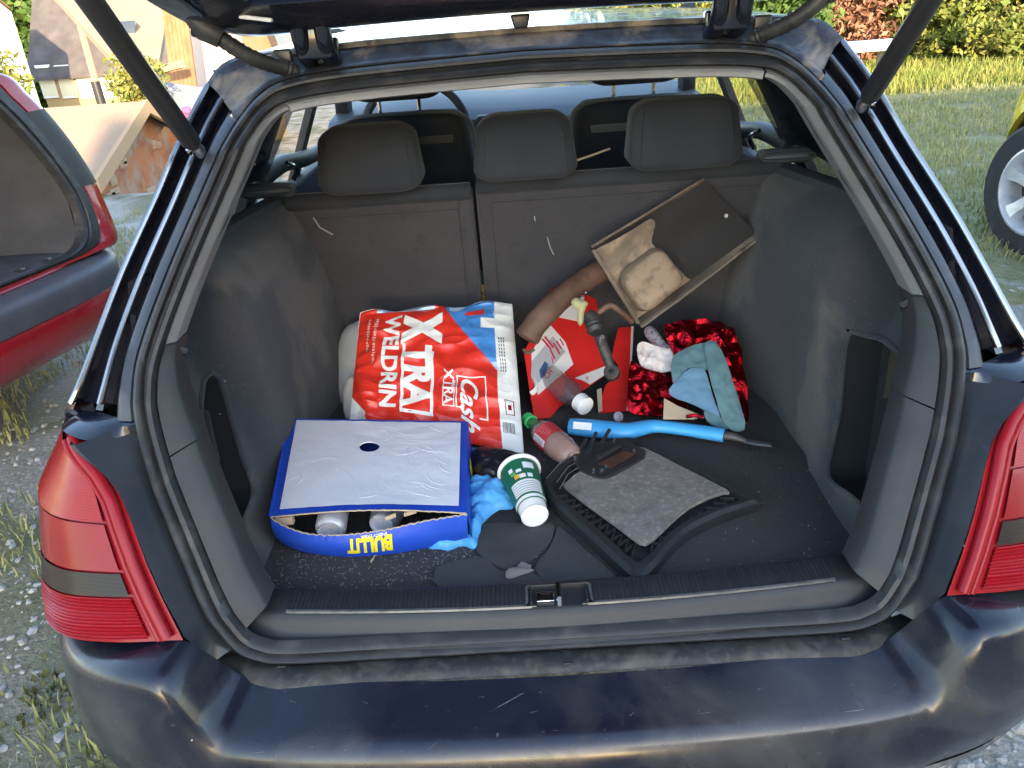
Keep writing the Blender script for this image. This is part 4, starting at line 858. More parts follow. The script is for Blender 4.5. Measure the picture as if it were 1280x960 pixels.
mesh('latch_bar', *tube([cp((745, 582), .014), cp((775, 566), .016)], .005, 8), M['blackplast'], lk)
for px in ((719, 579), (742, 595), (748, 577), (768, 556), (752, 594), (792, 571), (757, 590)): mesh('screw', *lathe([(0, .0032), (.003, .003), (.004, .0015)], cp(px, .012), (0, -.2, 1), 8), M['chrome'], lk)
for a, b in (((683, 603), (728, 568)), ((700, 616), (726, 588)), ((696, 608), (730, 578))): mesh('wire_edge', *tube([cp(a, .009), cp(((a[0]+b[0])/2-3, (a[1]+b[1])/2-3), .011), cp(b, .010)], .0009, 6), M['alu'], cov)
for a, b in (((735, 572), (745, 552)), ((752, 560), (762, 548)), ((722, 572), (733, 560))): mesh('clip_tab', *tube([cp(a, .012), cp(b, .02)], .004, 6), M['blackplast'], lk)

# ---- light blue handle with dark tip
M['bluehandle'] = mat('light_blue_plastic', (.06, .36, .72), .38, bump=(80, .05, .001), var=((.05, .30, .64), 12, .4, .8))
han = thing('snow_brush', 'light blue snow brush with white sticker and dark tip behind the cover', 'brush', loc=(.21, .68, FZ))
hp = [(712, 533), (735, 535), (765, 538), (785, 539), (800, 536), (815, 533), (835, 534), (865, 538), (905, 544)]; hrad = [.020, .022, .0225, .021, .018, .0155, .0155, .0165, .017]
P = resample(np.array(smooth([at(*p, Z=FZ+.026) for p in hp], 6)), 48); rad = np.interp(np.linspace(0, 1, 48), np.linspace(0, 1, len(hrad)), hrad)
hm = mesh('grip', *tube(P, rad, 16, flat=.8), M['bluehandle'], han)
mesh('tip', *tube([P[-1], P[-1]*2-P[-4], at(932, 551, Z=FZ+.018)], [.0095, .009, .006], 12, flat=.8), mat('grey_brown_tip', (.07, .06, .06), .4), han)
mesh('sticker', *tube(P[2:10], [r*1.02 for r in rad[2:10]], 16, flat=.8, caps=False), M['bluehandle'], hm)
stk = pxsheet([(717, 527), (740, 529), (739, 538), (716, 536)], P[5]+np.array((0, -.011, .0215)), (0, -.55, .83), thick=.0008, sp=.01); mesh('sticker', *stk, M['white'], hm)
brush = han
ba, bb = at(930, 551, Z=FZ+.016), at(965, 556, Z=FZ+.016)
mesh('brush_back', *tube([ba, (ba+bb)/2, bb], [.008, .011, .009], 10, flat=.7), M['blackplast'], brush)
br = []
for i in range(140):
    t = rng.random(); p = ba+(bb-ba)*t; d = np.array((rng.normal()*.25, -.35+rng.normal()*.3, -.35)); br.append(tube([p, p+nrm(d)*.02], [.0006, .0003], 3))
mesh('bristle', *merge(br), M['blackplast'], brush, kind='stuff')

# ---- torn red and white carton
def plane3(a, b, c): n = nrm(np.cross(b-a, c-a)); return (a, n if n@FW < 0 else -n)
M['cardred'] = mat('red_card', (.55, .018, .016), .42, bump=(30, .1, .003)); M['cardwhite'] = mat('white_printed_card', (.62, .61, .62), .45, bump=(30, .1, .003)); M['cardgrey'] = mat('grey_print', (.33, .34, .37), .45)
car_ = thing('torn_carton', 'torn red and white printed carton under the rusty pipe', 'carton', loc=tuple(at(700, 500, Z=FZ)))
q0, q1, q2 = at(668, 505, Z=.63), at(752, 456, Z=.65), at(690, 380, Y=.985)
O_, N_ = plane3(q0, q1, q2)
def tri(px, m, name, lift=0., parent=car_, th=.0025, sp=.03, O=None, N=None, **k): return mesh(name, *pxsheet(px, O if O is not None else O_, N if N is not None else N_, thick=th, sp=sp, lift=lift, **k), m, parent, smooth_=False)
main = tri([(664, 502), (655, 440), (690, 372), (742, 352), (756, 455)], M['cardred'], 'main_panel')
tri([(664, 440), (686, 405), (706, 428), (716, 456), (672, 494), (664, 470)], M['cardwhite'], 'white_print_area', .002, main, .0012)
tri([(693, 396), (716, 370), (730, 372), (722, 402)], M['cardwhite'], 'white_print_area', .002, main, .0012)
tri([(664, 452), (690, 421), (706, 440), (668, 484), (663, 470)], M['cardgrey'], 'grey_print_area', .003, main, .0012)
tri([(673, 464), (680, 452), (684, 456), (680, 470), (675, 474)], mat('blue_print', (.03, .06, .16), .5), 'blue_print_area', .004, main, .001)
for a, b in (((676, 425), (687, 438)), ((679, 422), (690, 436)), ((694, 427), (700, 437)), ((690, 430), (698, 444)), ((686, 438), (692, 450)), ((698, 424), (703, 433)), ((688, 447), (690, 455))):
    d_ = np.array((b[1]-a[1], a[0]-b[0]))*.12; tri([a, (a[0]+d_[0], a[1]+d_[1]), (b[0]+d_[0], b[1]+d_[1]), b], mat('crimson_print', (.45, .02, .06), .5), 'print_stroke', .004, main, .001, .05)
def flatpx(text, px, size, ang, parent, O, N, m, lift=.004, bold=.02):
    O2, U, V2, N2 = frame(O, N); p = onplane(*px, O, N); V, F = textmesh(text, size, bold*size); ca, sa = math.cos(ang), math.sin(ang)
    return mesh('lettering', [p+U*(x*ca-y*sa)+V2*(x*sa+y*ca)+N2*lift for x, y in V], F, m, parent, smooth_=False)
flatpx('CH', (683, 475), .018, R(25), main, O_, N_, M['cardred'])
q3, q4 = at(672, 524, Z=FZ+.004), at(690, 522, Z=FZ+.004)
O3, N3 = plane3(q0, q1, q3)
fl_ = tri([(664, 500), (700, 480), (758, 455), (760, 466), (738, 482), (700, 508), (688, 522), (668, 524)], M['cardred'], 'front_flap', 0, car_, .0025, .03, O3, N3)
tri([(718, 473), (756, 458), (757, 468), (737, 481), (728, 476)], M['cardwhite'], 'white_print_area', .002, fl_, .0012, .03, O3, N3)
flatpx('H', (734, 476), .012, R(35), fl_, O3, N3, M['cardred'])
tri([(682, 524), (704, 508), (720, 514), (716, 523)], M['kraft'], 'inner_card', -.012, car_, .002, .03, O3, N3)
tri([(666, 392), (692, 358), (700, 362), (676, 402)], mat('crimson_card', (.30, .01, .03), .5), 'back_flap', -.006, car_)
# small white curl between the bag and the carton
t = thing('paper_scrap', 'small curled white paper scrap between red bag and carton', 'paper', loc=tuple(at(667, 480, Z=FZ)))
mesh('curl', *tube(smooth([at(663, 470, Z=.67), at(669, 476, Z=.668), at(670, 486, Z=.66), at(664, 492, Z=.65)], 5), .004, 8, flat=1.6), M['cupwhite'], t)

# ---- clear bottle with white cap, half under the carton
t = thing('capped_bottle', 'clear plastic bottle with round white cap poking from torn carton', 'bottle', loc=tuple(at(722, 510, Z=FZ)))
c0 = at(732, 508, Z=FZ+.040); axb = nrm((-.45, .75, .12))
mesh('cap', *lathe([(-.001, .017), (0, .0205), (.022, .021), (.023, .015)], c0, axb, 28), M['white'], t)
mesh('bottle_body', *lathe([(.02, .013), (.032, .015), (.05, .028), (.14, .028), (.15, .02)], c0, axb, 28, False, True), mat('clear_dark_bottle', (.10, .10, .11), .06, alpha=.5, spec=.8, coat=.5), t)

# ---- upright red carton flap
t = thing('red_card_flap', 'upright notched red cardboard flap between carton and red foil', 'cardboard', loc=tuple(at(768, 516, Z=FZ)))
e0, e1, e2 = at(752, 516, Z=FZ+.004), at(786, 516, Z=FZ+.004), at(782, 412, Z=.705)
O4, N4 = plane3(e0, e1, e2)
c4 = tri([(773, 410), (791, 409), (789, 450), (786, 488), (783, 514), (752, 516), (751, 500), (757, 482), (766, 474), (774, 463), (772, 455), (765, 446), (768, 430)], M['cardred'], 'card', 0, t, .003, .02, O4, N4)
tri([(789, 409), (792, 409), (790, 450), (785, 514), (783, 514), (787, 470)], mat('cream_edge', (.62, .5, .42), .7), 'cut_edge', .0026, c4, .0025, .03, O4, N4)
tri([(753, 501), (784, 500), (784, 501.5), (753, 502.5)], mat('dark_red_fold', (.42, .015, .014), .5), 'fold_line', .0022, c4, .0008, .05, O4, N4)
tri([(746, 488), (752, 486), (753, 514), (748, 516)], M['kraft'], 'torn_edge', .001, c4, .003, .03, O4, N4)

# ---- rusty pipe, ball joint rod, bent bracket
M['rustbrown'] = mat('brown_rust', (.105, .055, .038), .7, var=[((.15, .09, .065), 9, .45, .7, .5), ((.05, .028, .02), 25, .5, .75), ((.3, .26, .22), 60, .7, .8)], bump=[(40, .3, .004), (200, .3, .001)])
M['steel'] = mat('dirty_steel', (.075, .07, .065), .55, .6, var=[((.14, .12, .10), 30, .45, .75), ((.03, .026, .022), 18, .5, .8)], bump=(120, .4, .002))
t = thing('rusty_pipe', 'bent brown rusty pipe lying across the torn carton', 'pipe', loc=tuple(at(660, 425, Z=.66)))
pp = smooth([at(658, 424, Y=.80), at(672, 402, Y=.82), at(700, 374, Y=.865), at(728, 353, Y=.925), at(752, 338, Y=.965), at(770, 328, Y=.98)], 8)
mesh('pipe', *tube(pp, [.018]+[.0265+.0015*nz(i*.3, 0, 0) for i in range(len(pp)-1)], 18), M['rustbrown'], t)
mesh('pipe_mouth', *tube(smooth([at(654, 436, Y=.785), at(660, 441, Y=.782), at(668, 436, Y=.785)], 4), .004, 8), M['rustbrown'], t)
t = thing('ball_joint_rod', 'dirty steel rod with ball joint end in front of rusty pan', 'car part', loc=tuple(at(765, 470, Z=.64)))
rd = smooth([at(733, 392, Y=.83), at(744, 406, Y=.815), at(753, 430, Y=.785), at(763, 458, Y=.755)], 8)
mesh('rod', *tube(rd, np.interp(np.linspace(0, 1, len(rd)), [0, .25, .45, .5, 1], [.014, .020, .018, .013, .0105]), 12), M['steel'], t)
mesh('eye_end', *lathe([(-.010, .0145), (-.008, .0165), (.008, .0165), (.010, .0145), (.010, .006), (-.002, .006)], at(765, 466, Y=.745), (-.25, -.7, .75), 20), M['steel'], t)
mesh('rubber_boot', *lathe([(0, .013), (.006, .019), (.012, .016), (.018, .020), (.026, .013)], at(742, 404, Y=.80), (.15, -.85, -.5), 18), M['rubber'], t)
mesh('bolt_tip', *lathe([(0, .005), (.03, .005)], at(752, 430, Y=.772), (0, -.6, .8), 8), M['alu'], t)
t = thing('bent_bracket', 'bent brown wire bracket behind the ball joint rod', 'car part', loc=tuple(at(768, 390, Z=.70)))
mesh('bar', *tube(smooth([at(741, 400, Y=.83), at(752, 388, Y=.835), at(764, 382, Y=.84), at(776, 390, Y=.84), at(790, 402, Y=.85)], 6), .0065, 10), M['rustbrown'], t)
t = thing('yellow_tuft', 'small pale yellow rag tuft caught on the ball joint', 'rag', loc=tuple(at(726, 385, Z=.70)))
puff('tuft', [(714, 377), (720, 372), (728, 375), (735, 379), (732, 386), (730, 392), (729, 402), (725, 407), (721, 399), (722, 388), (717, 384)], at(725, 390, Y=.80), (0, -.8, .6), mat('yellow_rag', (.36, .34, .19), .9, bump=(80, .5, .003)), t, thick=.004, bulge=.008, bw=.006, wr=.003, ws=70, sp=.004, sm=3)
for px in ((727, 371), (732, 367)): mesh('wire_end', *lathe([(0, .0025), (.008, .002)], at(*px, Y=.80), (.3, -.6, .7), 6), M['chrome'], t)

# ---- rusty pan (channel with raised dusty hump)
PN_ = nrm((0.05, -1, .22)); PO = np.array((.2, .905, .80))
pan = thing('rusty_metal_pan', 'rusty dusty steel channel with black plate leaning against the seat back', 'car part', loc=(.2, .9, .70))
pA, pB, pC, pD = [onplane(*p, PO, PN_) for p in ((739, 311), (795, 402), (946, 292), (880, 226))]
def pl(s, t_, h=0.): return (pA*(1-t_)+pB*t_)*(1-s)+(pD*(1-t_)+pC*t_)*s+PN_*h
M['dustsand'] = mat('dusty_rust', (.27, .205, .15), .95, spec=.1, var=[((.33, .25, .175), 14, .45, .65), ((.12, .09, .075), 7, .5, .66), ((.16, .125, .10), 45, .52, .70)], bump=[(60, .4, .005), (300, .4, .002)])
M['dustgrey'] = mat('grey_brown_sheet', (.125, .105, .085), .8, .1, var=[((.22, .17, .13), 12, .45, .7), ((.05, .043, .038), 20, .55, .75)], bump=[(40, .3, .004), (250, .3, .001)])
M['dustmix'] = mat('mixed_dust', (.17, .135, .105), .9, var=[((.33, .25, .18), 18, .45, .65), ((.07, .06, .05), 25, .55, .75)], bump=[(60, .4, .005), (300, .4, .002)])
M['blacksheet'] = mat('black_bitumen_sheet', (.014, .014, .016), .8, var=((.04, .036, .03), 20, .6, .8), bump=[(30, .2, .004), (300, .3, .001)])
mesh('base_plate', *loft([[pl(s, t_, .004*math.sin(t_*9)) for t_ in np.linspace(0, 1, 12)] for s in np.linspace(0, 1, 14)]), M['blacksheet'], pan)
mesh('base_plate', *loft([[pl(s, t_, -.003+.004*math.sin(t_*9)) for t_ in np.linspace(0, 1, 12)] for s in np.linspace(0, 1, 14)]), M['blacksheet'], pan)
for t0, sg, hh in ((0, 1, .034), (1, -1, .036)):
    rows = []
    for s in np.linspace(0, 1, 24):
        h = hh*(.55+.45*float(sstep(1.0, .35, s)))+.003*nz(s*9, t0, 0)
        rows.append([pl(s, t0, 0), pl(s, t0-sg*.02, h*.6), pl(s, t0-sg*.03, h), pl(s, t0-sg*.055, h+.002), pl(s, t0-sg*.055, h-.002), pl(s, t0-sg*.02, h-.006), pl(s, t0+sg*.02, 0)])
    mesh('flange', *loft(rows), M['dustgrey'], pan)
# the hump: rounded block with a trough behind it, at the low end
def hump(s, t_):
    du = (s-.20)/.20; dv = (t_-.62)/.34; r_ = (abs(du)**4+abs(dv)**4)**.25; h = .085*float(sstep(1.05, .72, r_))*(1-.25*r_*r_)
    h2 = .034*math.exp(-((s-.30)/.16)**2-((t_-.06)/.12)**2); tr = -.03*math.exp(-((s-.24)/.09)**2-((t_-.50)/.12)**2)
    return max(.004, h+h2+tr+.012*float(sstep(.12, 0, s)))+.0012*nz(s*20, t_*20, 0)
mesh('dusty_bed', *loft([[pl(sq*(1+.10*math.sin(t_*7+1)+.12*nz(t_*5, 0, 0)), t_, .0055+.002*nz(sq*20, t_*20, 0)+.030*math.exp(-(t_/.17)**2)*float(sstep(.02, .2, sq))) for t_ in np.linspace(.03, .97, 40)] for sq in np.linspace(0.0, .43, 30)]), M['dustmix'], pan)
def loaf(name, s0, s1, t0, t1, h, bev, skew=0.):
    V, F = rbox((0, 0, 0), (1, 1, 1), bev, 7); out = []
    for v in V:
        k = v[2]+.5; q = 1-.16*k; a = (s0+s1)/2+v[0]*(s1-s0)*q; b_ = (t0+t1)/2+v[1]*(t1-t0)*q+skew*v[0]; out.append(pl(a, b_, .002+h*k*(1-.25*max(0, -v[1]))+.0018*nz(a*14, b_*14, k)))
    return mesh(name, out, F, M['dustsand' if name == 'dusty_hump' else 'dustmix'], pan, auto=80)
loaf('dusty_hump', .03, .44, .36, .95, .066, .24, -.05)
mesh('end_lip', *loft([[pl(-.01, t_, -.004) for t_ in np.linspace(0, 1, 16)], [pl(-.012, t_, .026) for t_ in np.linspace(0, 1, 16)], [pl(.012, t_, .03) for t_ in np.linspace(0, 1, 16)], [pl(.014, t_, .012) for t_ in np.linspace(0, 1, 16)]]), M['dustgrey'], pan)
mesh('rivet', *lathe([(0, .005), (.003, .004)], pl(.93, .55, .006), PN_, 10), M['alu'], pan)

# ---- red foil, cloths
M['foil'] = mat('red_metallic_foil', (.26, .005, .012), .16, .95, bump=[(26, .55, .012, 1.2), (80, .3, .004, .5)])
def crumple(px, O, N, amp, fr, sp, seed, m, name, parent, thick=.002, sm=3, lift=0.):
    O, U, V_, N = frame(O, N); P = [((onplane(*p, O, N)-O)@U, (onplane(*p, O, N)-O)@V_) for p in px]
    if sm: P = [tuple(q) for q in smooth(P, sm, True)]
    def f(x, y, d, s):
        a = nz(x*fr, y*fr, 0, 1, seed); b = nz(x*fr*2.3, y*fr*2.3, 3, 1, seed); return O+U*x+V_*y+N*(lift+s*thick/2+amp*(1-2*abs(a))+amp*.5*(1-2*abs(b)))
    return mesh(name, *sheet(P, sp, f), m, parent, auto=28)
t = thing('red_foil', 'shiny crumpled red metallic foil wrap in the right back corner', 'foil', loc=tuple(at(850, 520, Z=FZ)))
crumple([(828, 414), (850, 405), (880, 402), (908, 408), (922, 430), (930, 470), (934, 515), (930, 535), (905, 530), (880, 500), (850, 460)], at(890, 480, Z=.66), (0, -.75, .75), .017, 15, .0085, 1, M['foil'], 'foil_sheet', t)
crumple([(788, 455), (800, 462), (830, 470), (850, 490), (858, 515), (845, 522), (815, 521), (786, 516), (784, 490)], at(820, 500, Z=.64), (0, -.6, .85), .011, 20, .007, 4, M['foil'], 'foil_sheet', t)
mesh('foil_roll', *tube(smooth([at(792, 464, Z=.667), at(806, 482, Z=.658), at(822, 500, Z=.648), at(832, 512, Z=.643)], 6), [.011+.002*math.sin(i*2.1) for i in range(19)], 14), M['foil'], t)
mesh('card_inner', *pxsheet([(830, 498), (848, 508), (878, 520), (868, 524), (829, 524)], at(850, 518, Z=.652), (0, -.5, .9), thick=.002, sp=.02), M['kraft'], t, smooth_=False)
mesh('foil_edge', *tube([at(858, 521, Z=.662), at(868, 519, Z=.662), at(880, 522, Z=.660)], .004, 6), M['foil'], t)
M['whiterag'] = mat('white_rag', (.55, .52, .52), .9, bump=[(50, .5, .005, 1), (300, .3, .001)])
t = thing('white_rag', 'crumpled off-white cotton rag above the red foil', 'rag', loc=tuple(at(818, 460, Z=.66)))
crumple([(796, 434), (806, 430), (820, 436), (836, 438), (848, 444), (846, 452), (838, 458), (838, 466), (820, 466), (804, 460), (797, 450)], at(820, 450, Z=.70), (0, -.75, .7), .011, 26, .0035, 8, M['whiterag'], 'cloth', t, .006)
t = thing('patterned_sock', 'small white rolled cloth with purple pattern behind the rag', 'cloth', loc=tuple(at(824, 425, Z=.66)))
sp_ = smooth([at(812, 414, Z=.715), at(820, 424, Z=.714), at(832, 438, Z=.708)], 6)
mesh('roll', *tube([sp_[0]-(sp_[3]-sp_[0])*.25]+sp_, [.005]+[.0135+.0015*math.sin(i*.5) for i in range(len(sp_))], 14), mat('purple_pattern', (.62, .58, .60), .8, var=((.22, .06, .16), 130, .54, .60, 1), bump=(60, .4, .003)), t)
M['teal'] = mat('teal_cloth', (.075, .155, .185), .85, var=[((.10, .20, .23), 9, .4, .7), ((.06, .12, .13), 20, .5, .8)], bump=[(500, .4, .001), (30, .25, .004, .6)], sheen=.2)
M['tealblue'] = mat('blue_cloth_inside', (.10, .21, .32), .85, bump=[(500, .4, .001), (30, .2, .004)], sheen=.2)
t = thing('teal_cloth', 'folded dusty teal cleaning cloth lying on the red foil', 'cloth', loc=tuple(at(890, 535, Z=FZ)))
Ot, Nt = at(885, 485, Z=.685), (-.1, -.66, .74)
puff('cloth_back', [(841, 446), (860, 434), (884, 428), (896, 430), (900, 448), (890, 462), (860, 460), (846, 484), (840, 470)], Ot, Nt, M['teal'], t, thick=.004, bulge=.004, bw=.01, wr=.009, ws=34, sp=.005, sm=3, lift=-.004)
puff('cloth_inside', [(836, 488), (848, 474), (862, 462), (880, 462), (886, 480), (894, 505), (900, 522), (880, 512), (856, 502), (842, 496)], Ot, Nt, M['tealblue'], t, thick=.004, bulge=.004, bw=.012, wr=.008, ws=30, sp=.005, sm=2, lift=.002, seed=3)
puff('cloth_fold', [(880, 432), (894, 430), (908, 458), (920, 492), (928, 520), (930, 538), (914, 539), (902, 526), (894, 500), (886, 470), (882, 450)], Ot, Nt, M['teal'], t, thick=.005, bulge=.006, bw=.012, wr=.009, ws=30, sp=.005, sm=2, lift=.010, seed=5)
puff('cloth_fold', [(880, 514), (900, 522), (912, 536), (896, 534), (884, 526)], Ot, Nt, M['teal'], t, thick=.004, bulge=.005, wr=.003, sp=.006, sm=2, lift=.0, seed=6)
mesh('care_label', *pxsheet([(884, 430), (896, 427), (894, 438), (889, 437)], Ot, Nt, thick=.001, sp=.02, lift=-.002), M['white'], t)
t = thing('clear_lid', 'small clear plastic lid behind the blue handle', 'lid', loc=tuple(at(772, 520, Z=FZ)))
mesh('lid', *lathe([(0, .011), (.006, .011), (.008, .007), (.0085, .001)], at(772, 521, Z=FZ+.006), (.2, -.8, .5), 18, False, False), mat('clear_lid', (.5, .47, .55), .15, alpha=.6), t)

# ---- dry leaf, torn mat pieces, lint
t = thing('dry_leaf', 'curled grey-brown dry leaf on the torn floor mat', 'leaf', loc=tuple(at(648, 712, Z=FZ)))
mesh('blade', *pxsheet([(632, 716), (637, 710), (650, 709), (668, 712), (655, 718), (640, 723), (633, 722)], at(648, 714, Z=FZ+.010), (.1, -.3, 1), thick=.0012, bulge=.004, bw=.005, wr=.003, ws=60, sp=.004, sm=2), mat('dry_leaf', (.20, .165, .15), .8, bump=(90, .5, .002)), t)
mesh('curl', *pxsheet([(645, 709), (652, 702), (664, 706), (664, 712), (655, 711)], at(655, 707, Z=FZ+.012), (-.2, -.6, .8), thick=.001, wr=.002, ws=60, sp=.004), mat('dry_leaf_dark', (.11, .10, .10), .8), t)
M['matpiece'] = mat('worn_mat', (.060, .058, .060), .9, spec=.2, var=[((.062, .058, .054), 8, .45, .7, .4), ((.085, .078, .066), 120, .62, .75)], specks=((.3, .27, .22), 80, .02), bump=[(700, .5, .002), (60, .3, .003)])
for px, sd_ in (([(596, 690), (604, 655), (650, 655), (690, 655), (692, 668), (684, 684), (660, 702), (646, 712), (622, 708)], 1), ([(686, 688), (694, 670), (700, 660), (735, 690), (770, 722), (762, 738), (700, 738), (668, 712)], 2), ([(600, 697), (622, 713), (646, 717), (664, 716), (690, 738), (560, 744), (545, 710)], 3)):
    t = thing('mat_piece', ['torn dark floor mat piece under the paper cup', 'torn dark floor mat piece right of the dry leaf', 'torn dark floor mat piece in front of the dry leaf'][sd_-1], 'mat', 'torn floor mat pieces', loc=tuple(at(*px[0], Z=FZ)))
    mesh('mat_sheet', *pxsheet(px, (0, .3, FZ+.003), (0, 0, 1), thick=.004, sp=.01, sm=2, wr=.0022, ws=25, seed=sd_), M['matpiece'], t)
V, F = [], []
for i in range(900):
    if i < 620: px = (rng.uniform(320, 690), rng.uniform(670, 748))
    else: px = (rng.uniform(320, 1060), rng.uniform(560, 735))
    p = at(*px, Z=FZ+.0022); a = rng.uniform(0, 6.28); l = rng.uniform(.002, .009); w2 = rng.uniform(.0002, .0006); d = np.array((math.cos(a), math.sin(a), 0)); s = np.array((-d[1], d[0], 0)); k = len(V)
    mid_ = p+d*l*.5+s*rng.normal()*.001+np.array((0, 0, rng.uniform(.0005, .002)))
    V += [p-s*w2, p+s*w2, mid_+s*w2, mid_-s*w2, p+d*l+s*w2*.5, p+d*l-s*w2*.5]; F += [(k, k+1, k+2, k+3), (k+3, k+2, k+4, k+5)]
o = mesh('litter', V, F, mat('straw_lint', (.30, .26, .20), .9), None, smooth_=False); tag(o, 'pale straw lint and hairs scattered over the boot floor', 'litter', kind='stuff')
V, F = [], []
for i in range(170):
    px = (rng.uniform(318, 640) if i < 400 else rng.uniform(640, 1000), rng.uniform(676, 745)); p = at(*px, Z=FZ+.0012); r_ = rng.uniform(.0004, .0012); k = len(V)
    V += [p+np.array((r_, 0, 0)), p+np.array((0, r_, 0)), p+np.array((-r_, 0, 0)), p+np.array((0, -r_, 0)), p+np.array((0, 0, r_*1.4))]; F += [(k, k+1, k+4), (k+1, k+2, k+4), (k+2, k+3, k+4), (k+3, k, k+4)]
o = mesh('crumbs', V, F, mat('crumb', (.36, .32, .26), .9), None, smooth_=False); tag(o, 'pale crumbs and grit on the boot floor by the sill', 'crumbs', kind='stuff')
t = thing('twig', 'short pale twig on the floor below the blue tray', 'twig', loc=tuple(at(466, 700, Z=FZ))); mesh('stick', *tube([at(464, 702, Z=FZ+.003), at(469, 694, Z=FZ+.005)], [.0016, .0009], 6), M['kraft'], t)
t = thing('bark_chip', 'small dark bark chip by the lock recess', 'chip', loc=tuple(at(692, 738, Z=FZ))); mesh('chip', *tube([at(688, 733, Z=FZ+.006), at(693, 738, Z=FZ+.006), at(696, 744, Z=.636)], [.001, .0028, .001], 6, flat=.5), M['rustbrown'], t)

# ================================================================== ground and planting
def gh(x, y):
    l = float(sstep(-1.2, -3.2, x)); return -3.2*l*float(sstep(6.9, 13.0, y))+.02*nz(x, y, 0, .7)*float(sstep(.5, 2.5, abs(x)+max(0, y-4)))+ .35*float(sstep(16, 40, y))*(1-l)
def axis_pts(lo, hi, near0, near1, fine): 
    a = list(np.arange(near0, near1, fine)); k = near0; s = fine
    while k > lo: s *= 1.35; k -= s; a.insert(0, k)
    k = a[-1]; s = fine
    while k < hi: s *= 1.35; k += s; a.append(k)
    return a
gx, gy = axis_pts(-400, 400, -8, 9, .22), axis_pts(-400, 400, -1.5, 16, .22)
M['ground'] = mat('gravel_soil', (.34, .315, .27), .95, spec=.2, var=[((.25, .21, .16), 1.3, .42, .62, .6), ((.44, .42, .39), 55, .5, .68), ((.15, .145, .075), .9, .48, .62, .8)], bump=[(45, .8, .02), (140, .6, .006)])
g = mesh('ground', *loft([[np.array((x, y, gh(x, y))) for x in gx] for y in gy]), M['ground']); tag(g, 'grey gravel and soil yard with grassy patches', 'ground', kind='structure')
del g['category']; del g['label']
# gravel stones near the bumper
ico = bmesh.new(); bmesh.ops.create_icosphere(ico, subdivisions=1, radius=1); IV = np.array([tuple(v.co) for v in ico.verts]); IF = [tuple(v.index for v in f.verts) for f in ico.faces]; ico.free()
def stones(n, gen, name, m, lab, smin, smax):
    V, F = [], []
    for i in range(n):
        x, y = gen(); s = smin+(smax-smin)*rng.random()**3; k = len(V); sc = np.array((1, rng.uniform(.6, 1), rng.uniform(.35, .7)))*s; a = rng.uniform(0, 6.28); c, q = math.cos(a), math.sin(a)
        W = IV*sc*(1+.22*rng.normal(size=(len(IV), 1))*.6); W = np.stack([W[:, 0]*c-W[:, 1]*q, W[:, 0]*q+W[:, 1]*c, W[:, 2]], 1)+np.array((x, y, gh(x, y)+s*.12)); V += list(W); F += [tuple(j+k for j in f) for f in IF]
    me = bpy.data.meshes.new(name); me.from_pydata(np.array(V).tolist(), [], F); me.update(); o = link(name, me, m); return tag(o, lab, 'gravel', kind='stuff')
M['stone'] = mat('gravel_stone', (.33, .315, .29), .85, var=[((.40, .385, .36), 23, .45, .65), ((.25, .225, .19), 31, .5, .7)], bump=(120, .4, .002))
def g_left():
    while True:
        x, y = rng.uniform(-2.6, -.75), rng.uniform(-.3, 3.2)
        if nz(x, y, 0, 1.1, 3) > -.25 or rng.random() < .35: return x, y
def g_right(): return (rng.uniform(.35, 1.9), rng.uniform(-.55, .9))
stones(5200, g_left, 'gravel', M['stone'], 'loose grey gravel left of the car', .003, .017)
stones(3600, g_right, 'gravel', M['stone'], 'loose grey gravel below the bumper end, lower right', .005, .024)
def g_fr(): return (rng.uniform(1.4, 4.2), rng.uniform(1.2, 5.0))
stones(1500, g_fr, 'gravel', M['stone'], 'loose gravel by the yellow car', .006, .03)
def grass(n, gen, name, m, lab, h0, h1, wd):
    V, F = [], []
    for i in range(n):
        x, y = gen(); h = rng.uniform(h0, h1); a = rng.uniform(0, 6.28); d = np.array((math.cos(a), math.sin(a), 0)); l = rng.uniform(-.6, .6)*h; b = rng.uniform(0, 6.28); le = np.array((math.cos(b), math.sin(b), 0))*l
        p = np.array((x, y, gh(x, y)-.005)); k = len(V); w2 = wd*rng.uniform(.6, 1.3)
        V += [p-d*w2, p+d*w2, p+le*.4+np.array((0, 0, h*.6))+d*w2*.8, p+le*.4+np.array((0, 0, h*.6))-d*w2*.8, p+le+np.array((0, 0, h))]; F += [(k, k+1, k+2, k+3), (k+3, k+2, k+4)]
    me = bpy.data.meshes.new(name); me.from_pydata(np.array(V).tolist(), [], F); me.update(); o = link(name, me, m); return tag(o, lab, 'grass', kind='stuff')
def leafm(name, c, c2, c3, sc=3):
    return mat(name, c, .55, var=[(c2, sc, .4, .62), (c3, sc*6, .55, .7)], spec=.3)
M['grass'] = leafm('grass_green', (.22, .24, .09), (.30, .29, .12), (.36, .32, .17), 2)
M['drygrass'] = leafm('meadow_grass', (.16, .19, .035), (.22, .21, .05), (.10, .15, .03), 2)
M['weed'] = leafm('weed_green', (.13, .15, .065), (.18, .18, .09), (.22, .20, .11), 5)
def gl():
    while True:
        x, y = rng.uniform(-3.4, -.85), rng.uniform(-.3, 6.9)
        dens = .55 if y > 2.6 else .10
        if nz(x, y, 0, 1.6, 9) > .34-dens: return x, y
grass(16000, gl, 'grass', M['grass'], 'short rough grass between the dark car and the red car', .015, .075, .0028)
_cl = [(-1.32, 1.15), (-1.22, .62), (-1.0, .10), (-.98, .55), (-1.5, 1.9), (-1.15, .95), (-.80, -.12), (-1.4, 1.45), (-1.05, .30)]
def gweed():
    c = _cl[int(rng.integers(len(_cl)))]; return c[0]+rng.normal()*.06, c[1]+rng.normal()*.06
grass(1100, gweed, 'weeds', M['weed'], 'low green weeds growing through the gravel', .01, .04, .006)
